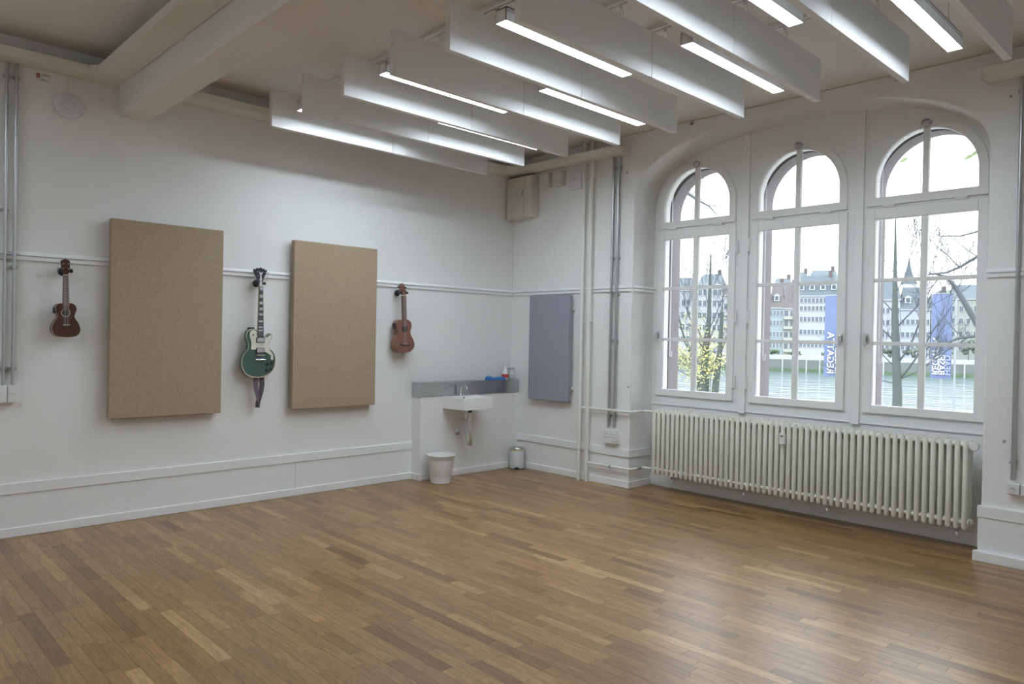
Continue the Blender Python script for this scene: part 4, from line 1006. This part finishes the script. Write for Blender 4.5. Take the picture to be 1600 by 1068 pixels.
house(-4.9, -1.75, 11.2, 18.2, (0.80, 0.76, 0.62), M_TILE, 'narrow cream house with arcaded bays beside the blue grey house', (-0.4, 2.8, 6.0, 8.8), 2, 0.95, 1.6, balc=True)
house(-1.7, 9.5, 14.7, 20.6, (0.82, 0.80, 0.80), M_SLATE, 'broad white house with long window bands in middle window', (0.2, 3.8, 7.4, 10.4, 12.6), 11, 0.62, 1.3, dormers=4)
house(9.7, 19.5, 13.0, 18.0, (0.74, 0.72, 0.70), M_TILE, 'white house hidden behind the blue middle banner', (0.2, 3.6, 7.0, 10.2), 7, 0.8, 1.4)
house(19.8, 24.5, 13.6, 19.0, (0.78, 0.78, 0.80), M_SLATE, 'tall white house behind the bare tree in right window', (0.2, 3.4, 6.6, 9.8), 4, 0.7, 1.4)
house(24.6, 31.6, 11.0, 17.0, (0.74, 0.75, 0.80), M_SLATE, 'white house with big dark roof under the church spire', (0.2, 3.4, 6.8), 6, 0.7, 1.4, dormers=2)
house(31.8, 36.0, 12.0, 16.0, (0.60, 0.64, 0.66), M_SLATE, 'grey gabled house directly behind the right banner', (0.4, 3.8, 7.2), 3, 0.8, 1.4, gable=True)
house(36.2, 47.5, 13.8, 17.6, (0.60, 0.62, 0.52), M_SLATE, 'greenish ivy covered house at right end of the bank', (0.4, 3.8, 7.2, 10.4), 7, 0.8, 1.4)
for i, (a, b_, ze, zr, off, lab) in enumerate([(-9.0, -3.5, 18.0, 21.5, 30, 'grey roofed building behind the dormer roof'), (-2.8, 1.0, 20.0, 23.5, 32, 'slender gabled building rising behind the cream house'), (1.2, 9.8, 21.0, 24.2, 34, 'long roofed building rising behind the white house')]):
    house(a, b_, ze, zr, (0.66, 0.66, 0.68), M_SLATE, lab, (18.4,) if i < 2 else (19.4,), 3, 0.8, 1.2, off=off)
# church
r = bank_root('church', 29.5, 42, -2.2, 'church with pointed slate spire behind roofs in right window', 'church')
obj('nave', MB().box(-9, 5, 3, 16, 0, 15).prism([(3, 15), (16, 15), (9.5, 19)], 'x', -9, 5), M_PALE, r, local=True)
obj('tower', MB().box(-1.6, 1.6, -2, 1.6, 0, 22.0), M_PALE, r, local=True)
obj('spire', MB().lathe([(2.35, 22.0), (1.15, 24.6), (0.4, 28.0), (0.02, 30.4)], (0, 0.2, 0), 4), M_SLATE, r, local=True)
obj('finial', MB().cyl((0, 0.2, 30.2), (0, 0.2, 32), 0.08, 6), M_SLATE, r, local=True)
# wooded hill behind the right end
hb = bank_root('wooded_hill', 52, 75, -3, None, None); hb['kind'] = 'structure'
mb = MB(); rr = random.Random(5)
for i in range(60):
    x = rr.uniform(-14, 26); y = rr.uniform(0, 14); zt = 14 + rr.uniform(0, 7) + x * 0.12
    mb.ball((x, y, zt), rr.uniform(2.5, 4.5), 6, 0.8)
mb.prism([(-20, 0), (34, 0), (34, 20), (0, 18), (-12, 12)], 'y', 2, 20)
obj('tree_crowns', mb, mat('far_foliage', (0.084, 0.112, 0.078), 0.95, noise=0.4, nscale=0.5), hb, local=True)
# riverside bushes, one thing each
M_BUSH = [mat('bush_green', (0.062, 0.095, 0.056), 0.95, noise=0.4, nscale=1.2), mat('bush_grey_green', (0.090, 0.112, 0.095), 0.95, noise=0.4, nscale=1.2)]
for i, (s, w, h) in enumerate([(-7, 3.0, 1.6), (-1.5, 3.5, 1.3), (7, 3.2, 1.5), (22, 4.0, 3.4), (27, 4.5, 3.0), (34.5, 3.0, 4.0), (39.5, 4.0, 6.0), (43, 3.5, 7.5)]):
    r = bank_root('bush', s, 4.0, -2.3, ['low green bush on far promenade in middle window, leftmost', 'low green bush on far promenade under the cream house', 'low green bush on far promenade under the white house', 'grey green bush left of the right banner beside the bare trunk', 'grey green bush between bare trunk and right banner', 'grey green bush directly behind the right banner', 'tall bush right of the right banner pole', 'tallest bush at right end of the far promenade'][i], 'bush', 'bushes on the far promenade')
    rr = random.Random(i); mb = MB()
    for k in range(22):
        a = rr.uniform(0, 6.28); q = rr.uniform(0.1, 1)
        mb.ball((w / 2 * q * math.cos(a), 0.9 * q * math.sin(a), h * rr.uniform(0.25, 0.85)), rr.uniform(0.25, 0.5) * min(h, 2) * 0.6, 5)
    obj('foliage', mb, M_BUSH[1 if i > 2 else 0], r, local=True)
    obj('stem', MB().cyl((0, 0, 0), (0, 0, h * 0.6), 0.1, 6), M_TILE, r, local=True)
# parked car on the promenade
r = bank_root('car', -24.2, 5.0, -2.2, 'dark blue car parked on far promenade seen behind the yellow tree', 'car')
M_CAR = mat('blue_car_paint', (0.07, 0.10, 0.22), 0.3)
obj('body', MB().prism([(-2.1, 0.3), (2.1, 0.3), (2.15, 0.8), (1.3, 0.95), (0.8, 1.45), (-1.2, 1.45), (-2.0, 0.95)], 'y', -0.85, 0.85), M_CAR, r, bevel=0.08, local=True)
obj('windows', MB().prism([(-1.6, 0.98), (1.1, 0.98), (0.7, 1.38), (-1.1, 1.38)], 'y', -0.87, 0.87), M_WIN, r, local=True)
for x in (-1.3, 1.3):
    for y in (-0.8, 0.8):
        obj('wheel', MB().cyl((x, y - 0.1, 0.32), (x, y + 0.1, 0.32), 0.32, 14), M_RUBBER, r, local=True)

# ---------------------------------------------------------------- banners on poles
M_BANNER = mat('blue_banner_cloth', (0.096, 0.128, 0.243), 0.7, noise=0.12, nscale=1.5)
M_LETTER = mat('white_letters', (0.400, 0.416, 0.464), 0.7)
M_LETTER2 = mat('pale_blue_letters', (0.208, 0.248, 0.368), 0.7)
M_POLE = mat('grey_pole', (0.210, 0.231, 0.259), 0.4)
def text_mesh(body, size, name):
    cu = bpy.data.curves.new(name, 'FONT'); cu.body = body; cu.size = size; cu.extrude = 0.004; cu.offset = size * 0.018; cu.align_x = 'LEFT'; cu.resolution_u = 2
    o = bpy.data.objects.new(name, cu); COL.objects.link(o)
    bpy.context.view_layer.update()
    me = bpy.data.meshes.new_from_object(o.evaluated_get(bpy.context.evaluated_depsgraph_get()))
    COL.objects.unlink(o); bpy.data.objects.remove(o)
    return me
def banner(x, yl, yr, zb, zt, poley, label, lines):
    t = thing('banner_flag', (x, poley, -4.0), label, 'flag', 'blue banners on poles by the river')
    obj('pole', MB().cyl((x, poley, -4.0), (x, poley, zt + 0.15), 0.035, 10), M_POLE, t, smooth=True)
    obj('crossbar', MB().cyl((x, poley, zt + 0.02), (x, yl, zt + 0.02), 0.015, 8), M_POLE, t)
    nxx, nz = 14, 26; vs = []; fs = []
    for k in (0, 1):
        for i in range(nxx + 1):
            for j in range(nz + 1):
                u_ = i / nxx; v_ = j / nz
                vs.append((x + 0.05 * math.sin(u_ * 7 + v_ * 3) * v_ * (1 - v_) * 4 * 0.5 + k * 0.004, yl + (yr - yl) * u_, zb + (zt - zb) * v_))
    Mq = (nxx + 1) * (nz + 1); ix = lambda i, j, k: k * Mq + i * (nz + 1) + j
    for i in range(nxx):
        for j in range(nz):
            fs.append((ix(i, j, 0), ix(i, j + 1, 0), ix(i + 1, j + 1, 0), ix(i + 1, j, 0))); fs.append((ix(i, j, 1), ix(i + 1, j, 1), ix(i + 1, j + 1, 1), ix(i, j + 1, 1)))
    c_ = obj('banner', MB().add(vs, fs), M_BANNER, t, smooth=True)
    tag(c_)
    W_ = yl - yr
    for (txt, uc, sz, m) in lines:
        me = text_mesh(txt, sz, 'lettering'); me.materials.clear(); me.materials.append(m)
        # seen from behind: text runs upwards, tops of the letters to the right, mirrored
        for v in me.vertices:
            tx, ty, tz = v.co
            v.co = Vector((tz - 0.052, -ty, tx))
        me.flip_normals()
        o = bpy.data.objects.new('lettering', me); COL.objects.link(o); o.parent = c_
        o.location = Vector((x, yl - W_ * uc, zb + 0.13)) - base(c_)
banner(25, 6.94, 5.95, 0.09, 3.50, 5.85, 'blue banner reading REGATTA hanging outside the middle window', [('REGATTA', 0.17, 0.40, M_LETTER), ('BASEL', 0.50, 0.40, M_LETTER), ('HEAD', 0.80, 0.34, M_LETTER2)])
banner(22, 1.955, 1.325, 0.36, 3.27, 1.215, 'blue banner on pole outside right window reading REGATTA and BASEL', [('REGATTA', 0.10, 0.29, M_LETTER), ('BASEL', 0.40, 0.29, M_LETTER), ('HEAD', 0.70, 0.26, M_LETTER2)])

# ---------------------------------------------------------------- near trees
M_BARK = mat('grey_green_bark', (0.060, 0.075, 0.072), 0.9, noise=0.3, nscale=14, bump=0.5, bscale=30)
M_TWIG = mat('dark_twig', (0.054, 0.063, 0.072), 0.9)
M_LEAF = [mat('yellow_leaf', (0.55, 0.50, 0.17), 0.6), mat('yellow_green_leaf', (0.36, 0.42, 0.17), 0.6)]
def grow(mb, p, d, L, r, depth, rr, tips, up=0.25, spread=0.55):
    pts = [p]; rs = [r]; q = p; dd = d.normalized()
    n = 5
    for i in range(n):
        dd = (dd + Vector((rr.uniform(-.16, .16), rr.uniform(-.16, .16), rr.uniform(-.10, .16) + up * 0.1))).normalized()
        q = q + dd * L / n; pts.append(q); rs.append(r * (1 - 0.55 * (i + 1) / n))
        if depth > 0 and i >= 1:
            for _ in range(1 if rr.random() < 0.75 else 2):
                ax = Vector((rr.uniform(-1, 1), rr.uniform(-1, 1), rr.uniform(-0.2, 0.9))).normalized()
                nd = (dd + ax * spread * 1.4).normalized()
                grow(mb, q, nd, L * rr.uniform(0.45, 0.72), rs[-1] * 0.6, depth - 1, rr, tips, up, spread)
    mb.tube(pts, [max(0.004, q) for q in rs], 6 if r > 0.02 else 3, cap=False)
    if depth <= 1: tips += pts[2:]
def leaves(tips, count, rr, sz, spread):
    mb = MB()
    for _ in range(count):
        c = rr.choice(tips) + Vector((rr.gauss(0, spread), rr.gauss(0, spread), rr.gauss(0, spread)))
        a = Vector((rr.uniform(-1, 1), rr.uniform(-1, 1), rr.uniform(-1, 1))).normalized() * sz * rr.uniform(.6, 1.3)
        b = a.cross(Vector((rr.uniform(-1, 1), rr.uniform(-1, 1), rr.uniform(-1, 1)))).normalized() * sz * 0.4
        mb.mat(0 if rr.random() < 0.6 else 1)
        mb.add([c - a, c + b, c + a, c - b], [(0, 1, 2, 3)])
    return mb
V = Vector
# yellow leaved multi-stem tree in the left window
t = thing('tree', (14, 6.0, -4.0), 'multi stem tree with yellow green leaves outside the left window', 'tree')
rr = random.Random(11); tips = []; lowtips = []; mb2 = MB()
mb = MB()
mb.tube([V((14, 5.95, -4)), V((14, 5.98, -1)), V((14, 5.93, 0.2)), V((14.1, 5.98, 1.1)), V((14.1, 5.88, 2.2)), V((14.1, 5.86, 4.2))], [0.20, 0.16, 0.15, 0.11, 0.07, 0.02], 10)
obj('trunk', mb, M_BARK, t, smooth=True)
obj('trunk', MB().tube([V((14.2, 5.80, -4)), V((14.1, 5.66, -0.6)), V((14.0, 5.52, 0.3)), V((13.9, 5.36, 1.2)), V((13.8, 5.25, 2.4))], [0.14, 0.12, 0.10, 0.08, 0.05], 10), M_BARK, t, smooth=True)
obj('trunk', MB().tube([V((14, 5.98, -1.2)), V((14, 6.15, 0.2)), V((14, 6.35, 0.9)), V((13.9, 6.6, 1.5)), V((13.8, 6.9, 2.6))], [0.09, 0.06, 0.05, 0.035, 0.015], 8), M_BARK, t, smooth=True)
mb = MB()
for (p, d, L, r) in [((14, 5.95, 0.5), (0, .8, 1), 1.9, .035), ((14, 5.97, 0.9), (0, -.5, 1.2), 2.0, .04), ((14, 5.95, 1.2), (0, .7, 1.0), 2.0, .035), ((14.1, 5.9, 1.8), (0, -.45, 1), 2.0, .03), ((14.1, 5.9, 2.4), (0, .3, 1), 1.6, .025), ((13.9, 5.4, 1.0), (0, -.4, 1), 1.6, .03),
                     ((14, 6.3, 0.8), (0, 1, .5), 1.4, .025), ((14, 6.2, 0.3), (0, 1, .35), 1.3, .025), ((14.1, 5.9, 3.0), (0, -.7, 1), 1.2, .02)]:
    grow(mb, V(p), V(d), L, r * 0.62, 3, rr, tips)
obj('branches', mb, M_TWIG, t)
for _ in range(26):
    p = V((14, rr.uniform(5.5, 6.6), rr.uniform(-0.2, 1.6)))
    grow(mb2, p, V((rr.uniform(-.6, .6), rr.uniform(-1, 1), rr.uniform(0, .8))), 0.8, 0.012, 1, rr, lowtips)
obj('branches', mb2, M_TWIG, t)
lf = leaves([q for q in lowtips if q.z < 2.3], 2400, rr, 0.040, 0.17)
tag(obj('leaves', lf, M_LEAF, t), kind='stuff')
# bare tree in the right window
t = thing('tree', (14, 0.4, -4.0), 'bare tree with straight trunk outside the right window', 'tree')
rr = random.Random(23); tips = []
obj('trunk', MB().tube([V((14, 0.34, -4)), V((14, 0.35, 0.3)), V((14, 0.40, 1.2)), V((14, 0.45, 2.2)), V((14, 0.47, 3.2)), V((14, 0.49, 4.9))], [0.17, 0.115, 0.10, 0.085, 0.05, 0.012], 10), M_BARK, t, smooth=True)
mb = MB()
for (p, d, L, r) in [((14, .36, 0.55), (0, -1.0, .95), 2.0, .05), ((14, .36, 0.6), (0, -1, .35), 1.2, .03), ((14, .38, 1.0), (0, -.8, 1.1), 2.0, .045), ((14, .40, 1.5), (0, 1, .9), 1.4, .035), ((14, .43, 1.9), (0, -.9, 1.1), 1.8, .035),
                     ((14, .45, 2.3), (0, 1, .9), 1.2, .03), ((14, .46, 2.8), (0, -.6, 1), 1.3, .022), ((14, .35, .5), (0, 1, .2), 1.3, .025), ((14, .47, 3.3), (0, .6, 1), .9, .018), ((14, .38, 0.9), (0, 1, .8), 1.2, .03), ((14, .47, 3.5), (0, -.4, 1), .8, .015)]:
    grow(mb, V(p), V(d), L, r * 0.62, 3, rr, tips)
obj('branches', mb, M_TWIG, t)
# tree at the right whose limb reaches into the right window
t = thing('tree', (12.5, -4.6, -4.0), 'dark curved limb reaching in from the right outside the right window', 'tree')
obj('trunk', MB().tube([V((12.5, -4.6, -4)), V((12.5, -4.6, 0)), V((12.5, -4.3, 3.5)), V((12.5, -4.5, 6))], [0.3, 0.26, 0.22, 0.1], 10), M_BARK, t, smooth=True)
mb = MB(); rr = random.Random(4); tips = []
mb.tube([V((12.5, -4.5, 1.2)), V((12.5, -3.0, 0.9)), V((12.5, -2.1, 1.4)), V((12.5, -1.75, 2.0)), V((12.5, -1.52, 2.43)), V((12.5, -1.32, 2.81)), V((12.5, -1.13, 3.05)), V((12.5, -0.9, 3.14)), V((12.5, -0.5, 3.12))], [.10, .085, .075, .07, .06, .05, .035, .022, .010], 8)
mb.tube([V((12.5, -4.4, 4.3)), V((12.5, -2.8, 4.0)), V((12.5, -1.75, 3.50)), V((12.5, -1.39, 3.27)), V((12.5, -1.13, 3.16)), V((12.5, -0.85, 3.14)), V((12.5, -0.5, 3.3))], [.06, .05, .035, .028, .022, .015, .006], 6)
mb.tube([V((12.5, -4.4, 5.0)), V((12.5, -2.8, 4.5)), V((12.5, -1.75, 4.04)), V((12.5, -1.39, 3.96)), V((12.5, -0.99, 3.99)), V((12.5, -0.72, 4.12))], [.04, .03, .020, .017, .012, .005], 6)
mb.tube([V((12.5, -4.4, 1.6)), V((12.5, -2.6, 1.75)), V((12.5, -1.8, 1.74)), V((12.5, -1.4, 1.68)), V((12.5, -1.0, 1.5))], [.06, .055, .04, .03, .012], 6)
for (p, d, L, r) in [((12.5, -1.4, 3.25), (0, .6, .5), .9, .014), ((12.5, -1.5, 2.5), (0, .5, .6), .9, .014), ((12.5, -1.1, 3.1), (0, .6, -.5), 1.0, .012), ((12.5, -1.5, 1.7), (0, .8, .6), 1.0, .015), ((12.5, -1.6, 1.72), (0, .6, -.5), 1.0, .015), ((12.5, -1.7, 3.5), (0, .6, .4), .9, .012)]:
    grow(mb, V(p), V(d), L, r, 1, rr, tips)
obj('branches', mb, M_TWIG, t)
mb = MB()
for c in [(12.5, -0.17, 5.85), (12.5, -1.50, 5.70), (12.5, -1.62, 5.76)]:
    c = V(c)
    mb.add([c + V((0, .11, -.04)), c + V((.02, .0, .06)), c + V((0, -.11, .02)), c + V((-.02, 0, -.06))], [(0, 1, 2, 3)])
obj('leaves', mb, mat('green_leaf', (0.10, 0.14, 0.05), 0.6), t)
mb = MB()
mb.tube([V((12.5, -4.5, 5.6)), V((12.5, -3.0, 6.8)), V((12.5, -1.56, 5.76)), V((12.5, -1.3, 7.2)), V((12.5, -0.2, 5.88))], [.05, .02, .004, .004, .003], 6)
obj('branches', mb, M_TWIG, t)
# high branch seen in the left fanlight
t = thing('tree', (9, 8.5, -4.0), 'tree whose thin branch crosses the left arched fanlight', 'tree')
obj('trunk', MB().tube([V((9, 8.5, -4)), V((9, 8.4, 2)), V((9, 8.2, 7))], [0.22, 0.2, 0.1], 10), M_BARK, t, smooth=True)
mb = MB(); rr = random.Random(9); tips = []
mb.tube([V((9, 8.3, 5.2)), V((9, 5.2, 5.5)), V((9, 3.9, 5.2)), V((9, 3.43, 5.0)), V((9, 3.16, 4.81)), V((9, 2.85, 4.63)), V((9, 2.65, 4.41))], [.09, .07, .05, .04, .028, .02, .012], 8)
mb.tube([V((9, 3.45, 5.0)), V((9, 3.38, 5.18)), V((9, 3.26, 5.39)), V((9, 3.2, 5.7))], [.03, .022, .014, .006], 6)
mb.tube([V((9, 2.9, 4.66)), V((9, 2.6, 4.6)), V((9, 2.3, 4.5))], [.012, .009, .005], 5)
for (p, d, L, r) in [((9, 3.3, 4.95), (0, -.6, .9), .8, .012), ((9, 3.1, 4.8), (0, -.6, .6), .7, .01)]:
    grow(mb, V(p), V(d), L, r, 1, rr, tips)
obj('branches', mb, M_TWIG, t)
